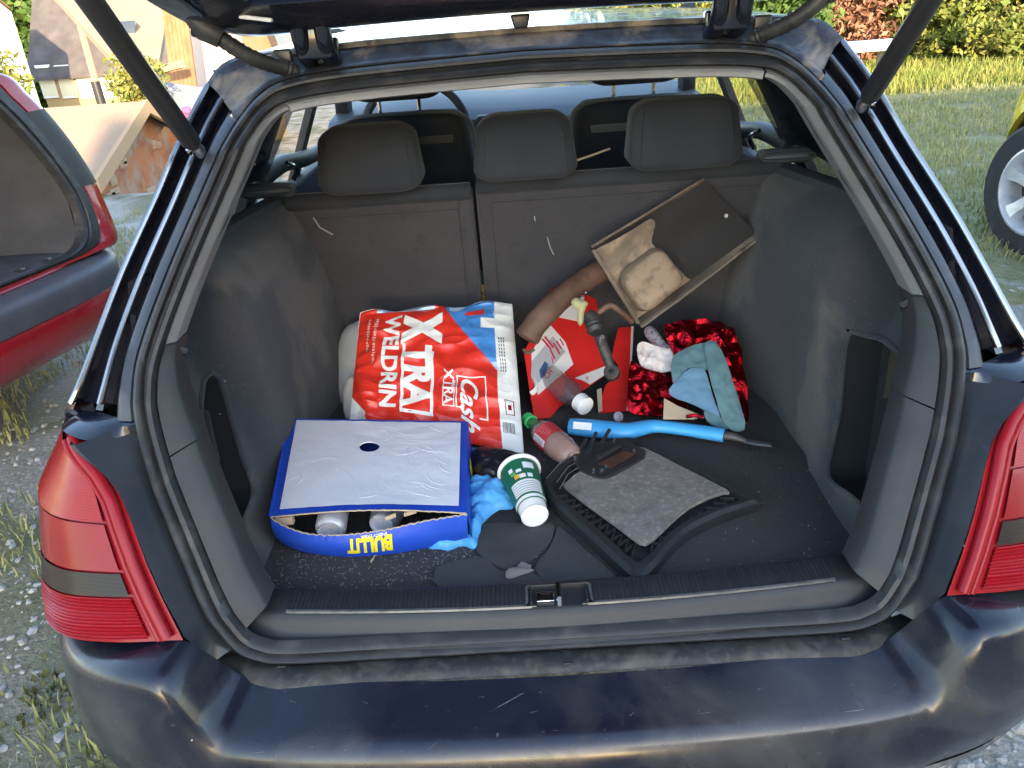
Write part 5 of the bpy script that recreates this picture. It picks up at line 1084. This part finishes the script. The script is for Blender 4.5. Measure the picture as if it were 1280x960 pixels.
def gr_():
    while True:
        x, y = rng.uniform(.9, 8.5), rng.uniform(2.2, 11.8)
        if y > 1.6+.2*x and nz(x, y, 0, .9, 4) > -.28+.35*float(sstep(5, 2.5, y)): return x, y
grass(52000, gr_, 'grass', M['grass'], 'shaded short grass in the yard right of the car', .03, .10, .0065)
lw = [(1.0, 3.2), (1.6, 2.5), (2.4, 2.7), (3.2, 2.3), (4.4, 2.6), (6, 2.4), (9, 2.6), (12, 6), (14, 15), (3, 15.5), (1.6, 13), (1.2, 8), (.9, 5)]
M['lawn'] = mat('worn_lawn', (.21, .205, .09), .95, var=[((.27, .25, .14), 1.6, .42, .6, .6), ((.33, .31, .25), 2.3, .58, .68, .8), ((.15, .16, .06), 12, .5, .7)], bump=[(30, .8, .03), (90, .6, .01)])
o = mesh('lawn', *sheet([tuple(p) for p in smooth(lw, 5, True)], .5, lambda x, y, d, q: np.array((x, y, gh(x, y)+(.010*float(sstep(0, .5, d))+.004 if q > 0 else -.03)))), M['lawn']); o['kind'] = 'structure'
def gm(): return (rng.uniform(2.2, 14), rng.uniform(10.4, 14.8))
grass(26000, gm, 'meadow_grass', M['drygrass'], 'sunlit meadow grass along the hedge', .08, .24, .009)
# ---- shrubs and trees
def foliage(c, rad, n, size, seed, gaps=.15):
    """many small leaf faces through an uneven volume"""
    V, F = [], []; r2 = np.random.default_rng(seed); c = np.array(c)
    while len(V) < n*4:
        d = r2.normal(size=3); d /= np.linalg.norm(d); q = r2.random()**.45
        lump = 1+.38*nz(d[0], d[1], d[2], 2.2, seed)+.2*nz(d[0], d[1], d[2], 5, seed+1)
        p = c+d*np.array(rad)*q*lump
        if nz(p[0], p[1], p[2], 1.6/max(rad)*2, seed+5) < -gaps or p[2] < -4: continue
        a = r2.normal(size=3); a /= np.linalg.norm(a); b = np.cross(a, r2.normal(size=3)); b /= np.linalg.norm(b); s = size*r2.uniform(.6, 1.4)
        V += [p-a*s, p+b*s*.45, p+a*s, p-b*s*.45]
    F = [(4*i, 4*i+1, 4*i+2, 4*i+3) for i in range(len(V)//4)]
    return V, F
def rawmesh(name, V, F, m, parent):
    me = bpy.data.meshes.new(name); me.from_pydata(np.array(V).tolist(), [], F); me.update(); return link(name, me, m, parent)
def shrub(name, lab, c, rad, n, size, m, seed, trunk_r=.04, group=None, cat='shrub', base=None):
    z0 = gh(c[0], c[1]) if base is None else base; t = thing(name, lab, cat, group, loc=(c[0], c[1], z0))
    rawmesh('crown', *foliage(c, rad, n, size, seed), m, t)
    limbs = [tube(smooth([(c[0], c[1], z0-.1), (c[0]+.02*rad[0], c[1], z0+(c[2]-z0)*.5), (c[0], c[1], c[2])], 4), list(np.linspace(trunk_r, trunk_r*.5, 9)), 8)]
    for k in range(5):
        a = k*1.3; limbs.append(tube([(c[0], c[1], z0+(c[2]-z0)*.6), (c[0]+rad[0]*.35*math.cos(a), c[1]+rad[1]*.35*math.sin(a), c[2]), (c[0]+rad[0]*.7*math.cos(a), c[1]+rad[1]*.7*math.sin(a), c[2]+rad[2]*.4)], [trunk_r*.5, trunk_r*.35, trunk_r*.12], 6))
    mesh('trunk', *merge(limbs), M['rustbrown'], t)
M['lf_green'] = leafm('leaf_green', (.05, .10, .02), (.09, .14, .03), (.03, .06, .015), 2)
M['lf_dark'] = leafm('leaf_dark_green', (.03, .065, .025), (.06, .10, .045), (.10, .14, .07), 2)
M['lf_yellow'] = leafm('leaf_yellow_green', (.13, .16, .03), (.20, .18, .04), (.07, .11, .025), 2)
M['lf_red'] = leafm('leaf_reddish', (.22, .09, .055), (.30, .15, .09), (.14, .10, .03), 2)
HG = 'shrubs along the yard edge'
shrub('hedge_shrub', 'bright green leafy shrub just above the car roof corner', (4.85, 14.2, 1.0), (1.1, .9, 1.3), 7000, .075, M['lf_green'], 11, group=HG)
shrub('hedge_shrub', 'reddish-pink shrub behind the white slab bench', (6.4, 14.8, .8), (1.2, .8, .95), 7000, .06, M['lf_red'], 12, group=HG)
shrub('hedge_shrub', 'pale pink flowering shrub behind the right gas strut', (7.0, 15.0, 1.5), (1.0, .8, .9), 5000, .06, M['lf_red'], 17, group=HG)
shrub('hedge_shrub', 'yellow-green shrub right of the right gas strut', (8.1, 14.4, .75), (1.4, .9, 1.15), 9000, .075, M['lf_yellow'], 13, group=HG)
shrub('hedge_shrub', 'blue-green broad-leaved shrub at the top right corner', (9.9, 13.9, 1.0), (1.3, .9, 1.5), 9000, .10, M['lf_dark'], 14, group=HG)
shrub('hedge_shrub', 'low yellow-green undergrowth shrub below the dark hedge', (9.0, 13.2, .35), (1.4, .5, .55), 6000, .06, M['lf_yellow'], 15, group=HG)
shrub('hedge_shrub', 'green shrub seen through the side window of the car', (2.6, 14.6, .9), (1.6, .9, 1.3), 7000, .08, M['lf_yellow'], 16, group=HG)
for i, (x, y, z, rx, rz_) in enumerate(((5, 24, 3, 3.5, 3.6), (11, 22, 3, 3.5, 4), (17, 25, 3.4, 4, 4.4))):
    shrub('broadleaf_tree', ['broadleaf tree rising behind the bright green shrub', 'broadleaf tree behind the yellow-green shrub', 'large broadleaf tree beyond the blue-green shrub'][i], (x, y, z), (rx, rx*.8, rz_), 5000, .22, M['lf_green' if i % 2 else 'lf_dark'], 30+i, .16, 'trees beyond the yard', 'tree')
c = at(40, 60, Y=38); shrub('broadleaf_tree', 'dark green tree between the white house and slate roof', tuple(c), (3.4, 3, 4.2), 9000, .26, M['lf_green'], 41, .2, 'trees beyond the yard', 'tree')
c = at(170, 105, Y=11.3); shrub('sapling', 'sunlit yellow-green sapling behind the shed roof', tuple(c), (.42, .4, .5), 1200, .05, M['lf_yellow'], 42, .02, None, 'tree')
c = at(-4, 108, Y=13.5); shrub('hedge_shrub', 'small yellow-green bush at the foot of the white house', tuple(c), (.5, .5, .6), 1200, .07, M['lf_yellow'], 43, .03, HG)
# white slab bench by the hedge
t = thing('slab_bench', 'white stone slab bench in front of the reddish shrub', 'bench', loc=(5.9, 13.2, 0)); wst = mat('pale_stone', (.62, .58, .52), .8, bump=(40, .3, .004))
mesh('slab', *rbox((5.95, 13.2, .47), (1.15, .45, .16), .02), wst, t)
for x in (5.55, 6.35): mesh('leg', *rbox((x, 13.2, .19), (.14, .36, .40), .015), wst, t)

# ================================================================== houses downhill on the left
M['cream'] = mat('cream_render', (.44, .30, .13), .9, bump=(20, .2, .01), var=((.38, .25, .11), 1.2, .4, .7))
M['whitewall'] = mat('white_render', (.80, .76, .70), .9, bump=(20, .2, .01))
M['tanroof'] = mat('tan_fibre_roof', (.30, .205, .135), .85, bump=(14, .2, .01), var=[((.35, .24, .16), 1.5, .4, .7), ((.22, .145, .09), 9, .6, .8)])
M['slate'] = mat('slate_roof', (.075, .062, .058), .75, bump=(5, .3, .02), var=((.12, .10, .09), 2, .4, .7))
M['terra'] = mat('terracotta_render', (.42, .15, .06), .9, bump=(12, .5, .02), var=[((.36, .24, .16), 2.2, .45, .6, .8), ((.28, .09, .04), 6, .5, .75)])
M['stonewall'] = mat('buff_stone', (.42, .30, .20), .9, bump=(20, .5, .01), var=((.48, .24, .12), 3, .4, .7))
M['vergeboard'] = mat('pale_verge_board', (.40, .26, .15), .8); M['pinkwall'] = mat('pinkish_wall', (.52, .42, .37), .9, bump=(15, .2, .01))
M['timber'] = mat('sunlit_timber', (.36, .17, .08), .8, bump=(30, .3, .004), var=((.26, .11, .05), 5, .4, .7)); M['palewin'] = mat('pale_window', (.75, .66, .45), .3)
# shed with tan roof
sh = thing('shed', 'low shed with tan roof and terracotta stone gable beside the red car', 'shed', loc=(-6.2, 8.5, -2))
gxr, rz0 = -4.28, .745; ex = .16; y0s, y1s, ze = 6.95, 10.05, .17
def slab(name, P, th, m, parent, dn=(0, 0, -1)):
    P = [np.array(p, float) for p in P]; d = np.array(dn)*th; n = len(P); V = P+[p+d for p in P]; return mesh(name, V, [tuple(range(n)), tuple(range(2*n-1, n-1, -1))]+[(i, (i+1) % n, n+(i+1) % n, n+i) for i in range(n)], m, parent, smooth_=False)
rf = slab('roof', [(gxr+ex, y0s, ze), (gxr+ex, 8.5, rz0), (-9.2, 8.5, rz0), (-9.2, y0s, ze)], .03, M['tanroof'], sh)
slab('roof', [(gxr+ex, y1s, ze), (-9.2, y1s, ze), (-9.2, 8.5, rz0), (gxr+ex, 8.5, rz0)], .03, M['tanroof'], sh)
for k in range(1, 4): mesh('roof_seam', *tube([(-4.3-1.2*k, y0s+.01, ze+.006), (-4.3-1.2*k, 8.49, rz0+.006)], .012, 6), M['tanroof'], rf)
for yy in (y0s, y1s): slab('verge_board', [(gxr+ex+.004, yy, ze+.012), (gxr+ex+.004, 8.5, rz0+.012), (gxr+ex+.004, 8.5, rz0-.13), (gxr+ex+.004, yy, ze-.13)], .05, M['vergeboard'], sh, (1, 0, 0))
gw = slab('gable_wall', [(gxr, y0s+.12, -3), (gxr, y0s+.12, ze-.02), (gxr, 8.5, rz0-.06), (gxr, y1s-.12, ze-.02), (gxr, y1s-.12, -3)], .25, M['terra'], sh, (-1, 0, 0))
slab('near_wall', [(gxr-.1, y0s+.13, -3), (-9.1, y0s+.13, -3), (-9.1, y0s+.13, ze-.03), (gxr-.1, y0s+.13, ze-.03)], .2, M['terra'], sh, (0, 1, 0))
for i in range(46):
    yy = rng.uniform(y0s+.3, y1s-.4); zz_ = rng.uniform(-.9, .45)
    if zz_ < rz0-.12-abs(yy-8.5)*.37 and zz_ < .25:
        mesh('stone', *rbox((gxr+.004, yy, zz_), (.03, rng.uniform(.10, .26), rng.uniform(.06, .12)), .012, 2), M['stonewall'], gw)
mesh('eave_post', *rbox((gxr+.02, y0s+.10, ze-.6), (.10, .08, 1.1), .01), M['vergeboard'], sh)
# corrugated lean-to
cl = thing('lean_to', 'grey corrugated lean-to roof behind the left gas strut', 'lean-to', loc=(-5, 11.5, -2))
ca, cb, cc, cdn = at(186, 100, Y=12.6), at(266, 112, Y=12.6), at(246, 146, Y=11.0), at(205, 140, Y=11.0)
rows = []
for s in np.linspace(0, 1, 90): rows.append([(ca*(1-t_)+cb*t_)*(1-s)+(cdn*(1-t_)+cc*t_)*s+np.array((0, 0, .02*math.sin(s*2*math.pi*11))) for t_ in np.linspace(0, 1, 8)])
mesh('corrugated_sheet', *loft(rows), mat('galvanised_sheet', (.30, .28, .27), .5, .4, var=((.45, .38, .30), 3, .5, .7)), cl)
for p in (ca, cb, cc, cdn): mesh('post', *rbox((p[0], p[1], p[2]/2-1.6), (.09, .09, p[2]+3.1), .01), M['timber'], cl)
pk = thing('pink_cloth', 'small bright pink object below the corrugated lean-to', 'cloth', loc=tuple(at(233, 138, Y=10.8))); mesh('fold', *rbox(at(233, 138, Y=10.8), (.12, .08, .10), .03, 3), mat('pink', (.65, .08, .18), .7), pk); mesh('hem', *rbox(at(233, 146, Y=10.8), (.14, .07, .05), .02, 3), mat('pink_b', (.55, .06, .14), .7), pk)
# houses
def house(name, lab, x0, x1, y0, y1, zb, ze_, zr, mw, mr, ridge='x', wins=(), ov=.3, grp='houses downhill'):
    t = thing(name, lab, 'house', grp, loc=((x0+x1)/2, (y0+y1)/2, zb)); 
    if ridge == 'x':
        ym = (y0+y1)/2; W = [(x0, y0, zb), (x1, y0, zb), (x1, y1, zb), (x0, y1, zb), (x0, y0, ze_), (x1, y0, ze_), (x1, y1, ze_), (x0, y1, ze_), (x0, ym, zr), (x1, ym, zr)]
        mesh('wall', W, [(0, 1, 5, 4), (1, 2, 6, 9, 5), (2, 3, 7, 6), (3, 0, 4, 8, 7)], mw, t, smooth_=False); k = ov*(zr-ze_)/(ym-y0)
        r1 = slab('roof', [(x0-ov, y0-ov, ze_-k+.06), (x1+ov, y0-ov, ze_-k+.06), (x1+ov, ym, zr+.06), (x0-ov, ym, zr+.06)], .12, mr, t); slab('roof', [(x0-ov, y1+ov, ze_-k+.06), (x0-ov, ym, zr+.06), (x1+ov, ym, zr+.06), (x1+ov, y1+ov, ze_-k+.06)], .12, mr, t)
    else:
        xm = (x0+x1)/2; W = [(x0, y0, zb), (x1, y0, zb), (x1, y1, zb), (x0, y1, zb), (x0, y0, ze_), (x1, y0, ze_), (x1, y1, ze_), (x0, y1, ze_), (xm, y0, zr), (xm, y1, zr)]
        mesh('wall', W, [(0, 1, 5, 8, 4), (1, 2, 6, 5), (2, 3, 7, 9, 6), (3, 0, 4, 7)], mw, t, smooth_=False); k = ov*(zr-ze_)/(xm-x0)
        r1 = slab('roof', [(x0-ov, y0-ov, ze_-k+.06), (xm, y0-ov, zr+.06), (xm, y1+ov, zr+.06), (x0-ov, y1+ov, ze_-k+.06)], .12, mr, t); slab('roof', [(x1+ov, y0-ov, ze_-k+.06), (x1+ov, y1+ov, ze_-k+.06), (xm, y1+ov, zr+.06), (xm, y0-ov, zr+.06)], .12, mr, t)
    for (wx, wz, ww, wh, wm) in wins:
        f = mesh('window', *rbox((wx, y0-.03, wz), (ww, .06, wh), .01), M['whitewall'], t); mesh('pane', *rbox((wx, y0-.065, wz), (ww*.84, .02, wh*.86), .004), wm, f)
    return t, r1
M['winglass'] = mat('house_window', (.05, .06, .07), .1, coat=.5)
e0 = at(45, 84, Y=30); e1 = at(140, 78, Y=30); wn = [(at(p, 105, Y=30)[0], at(p, 102, Y=30)[2], .55, 1.15, M['palewin']) for p in (60, 84, 107, 131)]
hs, r1 = house('slate_house', 'cream house with steep dark slate roof behind the pole', e0[0], e1[0]+4, 30, 37, -5, e0[2], e0[2]+4.6, M['cream'], M['slate'], 'x', wn)
for p in ((70, 24), (62, 64), (103, 62)):
    y = 31.2 if p[1] > 40 else 33; q = at(p[0], p[1], Y=y); mesh('roof_light', *rbox(q+np.array((0, -.1, .05)), (.30, .25, .75), .03), M['whitewall'], r1)
wx = at(52, 135, Y=25); 
house('white_house', 'sunlit white house wall at the far left edge', wx[0]-8, wx[0], 17, 25, -6, at(14, 12, Y=25)[2], at(14, 12, Y=25)[2]+2.2, M['whitewall'], M['timber'], 'x', [(wx[0]-3, 1.4, .9, 1.2, M['winglass'])], .0)
# big tan roof house
t = thing('tan_roof_house', 'house with wide pale tan roof and skylight above the shed', 'house', 'houses downhill', loc=(-8.5, 18, -5))
q1, q2, q3, q4 = at(148, 82, Y=16.), at(196, 92, Y=15.6), at(216, -24, Y=21), at(44, -32, Y=21.4)
rr_ = slab('roof', [q1, q2, q3, q4], .15, M['tanroof'], t)
mesh('skylight', *rbox(at(165, 40, Y=17.9)+np.array((0, -.05, .03)), (.34, .30, .30), .02, M=Matrix.Rotation(R(-25), 3, 'X')), M['winglass'], t)
slab('wall', [q1+np.array((.1, .3, -.1)), q2+np.array((-.1, .3, -.1)), q2*np.array((1, 1, 0))+np.array((-.1, .3, -5)), q1*np.array((1, 1, 0))+np.array((.1, .3, -5))], .3, M['cream'], t, (0, 1, 0))
qd = (q1-CAM)*np.array((1, 1, 0))*.22; qa = q1+np.array((.25, .3, -.1)); qb = qa+qd+np.array((.35, 0, .4)); slab('wall', [qa, qb, qb*np.array((1, 1, 0))+np.array((0, 0, -5)), qa*np.array((1, 1, 0))+np.array((0, 0, -5))], .3, M['cream'], t, (1, 0, 0))
# timber clad wall and pink wall
t = thing('timber_wall', 'reddish timber clad wall between tan roof and pink wall', 'wall', loc=(-6.5, 14.5, -3))
p1_, p2_, p3_, p4_ = at(188, 94, Y=14.5), at(224, 97, Y=14.2), at(238, 34, Y=14.2), at(206, 24, Y=14.5)
for k in range(6):
    a, b = k/6, (k+.94)/6; slab('board', [p1_*(1-a)+p2_*a-np.array((0, 0, 3)), p1_*(1-b)+p2_*b-np.array((0, 0, 3)), p4_*(1-b)+p3_*b+np.array((0, 0, .3)), p4_*(1-a)+p3_*a+np.array((0, 0, .3))], .06, M['timber'], t, (0, 1, 0))
mesh('beam', *ribbon([at(198, 88, Y=14.0), at(227, 80, Y=13.6)], .12, .12, (0, 0, 1)), M['vergeboard'], t)
t = thing('pink_wall', 'plain pinkish garden wall behind the corrugated lean-to', 'wall', loc=(-5.8, 16, -4))
a, b = at(222, 60, Y=16), at(300, 60, Y=15.6); slab('face', [a*np.array((1, 1, 0))+np.array((0, 0, -4)), b*np.array((1, 1, 0))+np.array((0, 0, -4)), b*np.array((1, 1, 0))+np.array((0, 0, 1.95)), a*np.array((1, 1, 0))+np.array((0, 0, 1.95))], .25, M['pinkwall'], t, (0, 1, 0))
mesh('coping', *rbox(((a[0]+b[0])/2, 15.9, 2.0), (b[0]-a[0]+.1, .6, .08), .01), M['pinkwall'], t)
t = thing('wooden_pole', 'weathered wooden pole in front of the slate house', 'pole', loc=tuple(at(127, 130, Y=22)*np.array((1, 1, 0))+np.array((0, 0, -3)))); b = at(127, 128, Y=22); tp = at(97, 20, Y=22)
mesh('shaft', *tube([(b[0], 22, -4), (b[0], 22, b[2]), (tp[0], 22, tp[2]+.3)], [.11, .10, .08], 10), M['vergeboard'], t); mesh('dark_lower_end', *tube([(b[0], 22, b[2]-.6), (b[0]-.02, 22, b[2]+.55)], .125, 10), M['blackplast'], t)  # black tube makes the lower end of the pole darker
# unseen house added behind the viewer to put the cars in shade
house('shade_house', 'unseen house added behind the viewer to shade the cars', 2.6, 22, -21, -12, 0, 4.2, 7.4, M['cream'], M['slate'], 'x', [(x, 2.2, 1.0, 1.3, M['winglass']) for x in (5, 9, 13, 17)], .4, None)

# ================================================================== red car on the left, rear towards us, boot open
RB = np.array((-1.865, 1.81, 0)); RLA = nrm((.276, .961, 0)); RFW = np.array((-RLA[1], RLA[0], 0))
def rl(p): p = np.array(p, float); return RB+RLA*p[0]+RFW*p[1]+np.array((0, 0, p[2]))
def rm(VF): return [rl(v) for v in VF[0]], VF[1]
rc = thing('red_car', 'red hatchback with its boot open at the left edge', 'car', loc=tuple(rl((0, 1.8, 0))))
rp_ = lambda z: .10+.20*max(0, z-.62)
opn = smooth([(0, .635), (.40, .637), (.53, .65), (.60, .70), (.635, .80), (.62, .92), (.565, 1.08), (.49, 1.22), (.40, 1.30), (0, 1.34)], 8)
outr = smooth([(0, .60), (.45, .60), (.68, .60), (.80, .62), (.82, .78), (.815, .92), (.775, 1.08), (.70, 1.23), (.58, 1.33), (0, 1.38)], 8)
No = len(opn)
def rloop(f, dy): return [np.array(((o[0]*(1-f)+q[0]*f), rp_(o[1]*(1-f)+q[1]*f)+dy, o[1]*(1-f)+q[1]*f)) for o, q in zip(opn, outr)]
def both(VF): return merge([VF, ([np.array((-v[0], v[1], v[2])) for v in VF[0]], VF[1])])
mesh('boot_seal', *rm(both(loft([rloop(f, d) for f, d in ((-.05, .02), (0, -.012), (.08, -.016), (.14, 0), (.18, -.012), (.30, -.008), (.42, -.004), (.47, .012))]))), M['rubber'], rc)
mesh('rear_quarter', *rm(both(loft([rloop(f, d) for f, d in ((.45, .012), (.50, .002), (.75, .0), (.9, .012), (1.0, .05), (1.02, .16), (1.03, .3), (1.03, .55))]))), M['redpaint'], rc)
ii = [i for i in range(No) if .86 < outr[i][1] < 1.18 and outr[i][0] > .3]
for s in (-1, 1):
    V, F = loft([[rloop(f, d-.006)[i] for i in ii] for f, d in ((.36, .0), (.6, -.008), (.85, .004), (.99, .04), (1.03, .16))]); mesh('tail_lamp', *rm(([v*np.array((s, 1, 1)) for v in V], F)), M['trim_dark'], rc)
mesh('roof', *rm(both(loft([[np.array((x, .42+.0*x, 1.38-.05*(x/.55)**2)) for x in np.linspace(0, .56, 8)], [np.array((x*1.1, 2.2, 1.42-.05*(x/.55)**2)) for x in np.linspace(0, .56, 8)]]))), M['redpaint'], rc)
wall_in = [np.array((x, y, z)) for x, y, z in ()]
for s in (-1, 1):
    rows = []
    for y in np.linspace(.14, 1.0, 16):
        t_ = float(sstep(.25, .6, y)); rows.append([np.array((s*(xn*(1-t_)+xf*t_), max(y, rp_(z)+.015), z)) for z, xn, xf in ((.628, .55, .47), (.7, .60, .475), (.85, .63, .49), (1.0, .60, .52), (1.12, .56, .55), (1.32, .44, .48))])
    mesh('side_lining', *rm(loft(rows)), M['redcar_lining'], rc)
mesh('boot_floor', *rm(rbox((0, .62, .615), (1.2, 1.0, .02), .004)), M['redcar_lining'], rc)
mesh('seat_back', *rm(rbox((0, 1.02, .85), (1.2, .06, .5), .02, f=lambda v: v+np.array((0, .2*(-v[2])*.0, 0)))), M['redcar_lining'], rc)
sl = mesh('sill_cover', *rm(rbox((0, .135, .632), (1.06, .07, .012), .005)), M['greyplast'], rc)
for x in (-.02, .30, .43): mesh('lock_eye', *rm(rbox((x, .14, .640), (.05, .03, .006), .002)), M['blackplast'], sl)
for x in (.30, .43): mesh('lock_pin', *rm(rbox((x, .14, .645), (.012, .02, .005), .001)), M['alu'], sl)
plan2 = np.array(smooth([(0, -.01), (.3, -.004), (.52, .02), (.66, .06), (.76, .14), (.815, .26), (.83, .42), (.83, .60)], 7)); plan2 = np.concatenate([(plan2*[-1, 1])[::-1], plan2[1:]]); pt2 = np.gradient(plan2, axis=0); pn2 = np.stack([-pt2[:, 1], pt2[:, 0]], 1); pn2 /= np.linalg.norm(pn2, axis=1)[:, None]
def rb_(sec): return loft([[np.array((x+n[0]*d, y+n[1]*d, z)) for (x, y), n in zip(plan2, pn2)] for d, z in sec])
mesh('bumper_pad', *rm(rb_([(.125, .596), (.10, .600), (.03, .590), (.008, .582), (-.004, .565), (-.006, .53), (.0, .48), (.006, .475)])), M['greyplast'], rc)
mesh('lower_bumper', *rm(rb_([(.010, .476), (.004, .465), (.006, .42), (.02, .36), (.05, .31), (.12, .28)])), M['redpaint'], rc)
for d, z in ((.118, .606), (.100, .604)): mesh('red_edge', *rm(tube([np.array((x+n[0]*d, y+n[1]*d, z)) for (x, y), n in zip(plan2, pn2)][12:-12], .006, 6)), M['redpaint'], rc)
pl2 = [(.50, .50), (.55, .27)]+[(0.98+.34*math.cos(math.pi-math.pi*k/16), max(.25, .30+.34*math.sin(math.pi*k/16))) for k in range(17)]+[(3.45+.34*math.cos(math.pi-math.pi*k/16), max(.25, .30+.34*math.sin(math.pi*k/16))) for k in range(17)]+[(3.95, .27), (4.0, .6), (3.9, .82), (2.9, .92), (.5, .92)]
gl2 = [(.66, .94), (2.9, .94), (2.25, 1.36), (.85, 1.33)]
for s in (-1, 1):
    sb_ = sheet(pl2, .15, lambda Y, z, d, q: np.array((s*((.83 if q > 0 else .80)-.3*max(0, z-.75)**1.3), Y, z))); mesh('body_side', *rm(sb_), M['redpaint'], rc)
    mesh('side_window', *rm(sheet(gl2, .5, lambda Y, z, d, q: np.array((s*((.775 if q > 0 else .765)-.5*(z-.94)), Y, z)))), M['darkglass'], rc)
    for y in (.98, 3.45): wheel(rl((s*.72, y, .31)), RLA*s, .31, .19, rc)
mesh('bonnet', *rm(loft([[np.array((x, y, z-.06*(x/.8)**2)) for x in np.linspace(-.78, .78, 9)] for y, z in ((2.25, 1.36), (2.9, .95), (3.9, .84), (4.05, .6), (4.0, .3))])), M['redpaint'], rc)
tgr = [np.array((x, y, z)) for x in (-.5, .5) for y, z in ((.42, 1.42), (-.35, 1.80))]; mesh('tailgate', *rm(loft([[np.array((-.5, .42, 1.42)), np.array((.5, .42, 1.42))], [np.array((-.62, -.35, 1.80)), np.array((.62, -.35, 1.80))], [np.array((-.62, -.36, 1.86)), np.array((.62, -.36, 1.86))], [np.array((-.5, .40, 1.48)), np.array((.5, .40, 1.48))]], cv=True)), M['redpaint'], rc)

# ================================================================== yellow car on the right, driving wheel turned
yc0 = np.array((2.83, 3.40, 0)); fd = nrm((.20, .98, 0)); ld = np.array((-fd[1], fd[0], 0))
yc = thing('yellow_car', 'yellow car with silver alloy wheel at the right edge', 'car', loc=tuple(yc0-fd*1.3-ld*.8))
def ym_(lat, b, z): return yc0+ld*lat-fd*b+np.array((0, 0, z))
wheel(yc0+np.array((0, 0, .36)), (-.985, -.17, 0), .36, .21, yc, 6)
WB = 2.55
for lat, b in ((-1.45, 0), (-1.45, WB), (0, WB)): wheel(ym_(lat, b, .36), ld if lat == 0 else -ld, .36, .21, yc, 6)
pl3 = [(-.72, .34), (-.50, .26), (-.44, .30)]+[(.44*math.cos(math.pi-math.pi*k/16), max(.28, .36+.44*math.sin(math.pi*k/16))) for k in range(17)]+[(.46, .26)]+[(WB+.44*math.cos(math.pi-math.pi*k/16), max(.28, .36+.44*math.sin(math.pi*k/16))) for k in range(17)]+[(WB+.8, .3), (WB+.85, .7), (WB+.7, .98), (1.0, .97), (.2, .95), (-.4, .86), (-.74, .62)]
for s, l0 in ((1, .10), (-1, -1.55)):
    def yf(b, z, d, q): return ym_(l0+s*((0 if q > 0 else -.03)-.25*max(0, z-.72)**1.2-.9*max(0, -.35-b)**1.6+.02*math.exp(-((math.hypot(b, z-.36)-.46)/.06)**2)), b, z)
    mesh('body_side', *sheet(pl3, .06, yf), M['yellowpaint'], yc)
    mesh('wheel_arch_lining', *loft([[ym_(l0-s*.02, .43*math.cos(a), .36+.43*math.sin(a)) for a in np.linspace(0, math.pi, 20)], [ym_(l0-s*.35, .43*math.cos(a), .36+.43*math.sin(a)) for a in np.linspace(0, math.pi, 20)]]), M['blackplast'], yc)
    mesh('side_window', *sheet([(.55, .99), (WB+.4, 1.0), (WB-.1, 1.38), (1.1, 1.38)], .5, lambda b, z, d, q: ym_(l0+s*((0 if q > 0 else -.01)-.08-.5*(z-.97)), b, z)), M['darkglass'], yc)
mesh('bonnet_roof', *loft([[ym_(-.725+k*w_, b, z-.04*k*k) for k in np.linspace(-1, 1, 11)] for b, z, w_ in ((-.74, .34, .55), (-.80, .60, .60), (-.62, .78, .70), (-.4, .86, .76), (.2, .96, .76), (.5, .99, .74), (1.1, 1.40, .56), (WB-.1, 1.40, .56), (WB+.5, 1.0, .72), (WB+.85, .72, .76), (WB+.8, .3, .74))]), M['yellowpaint'], yc)
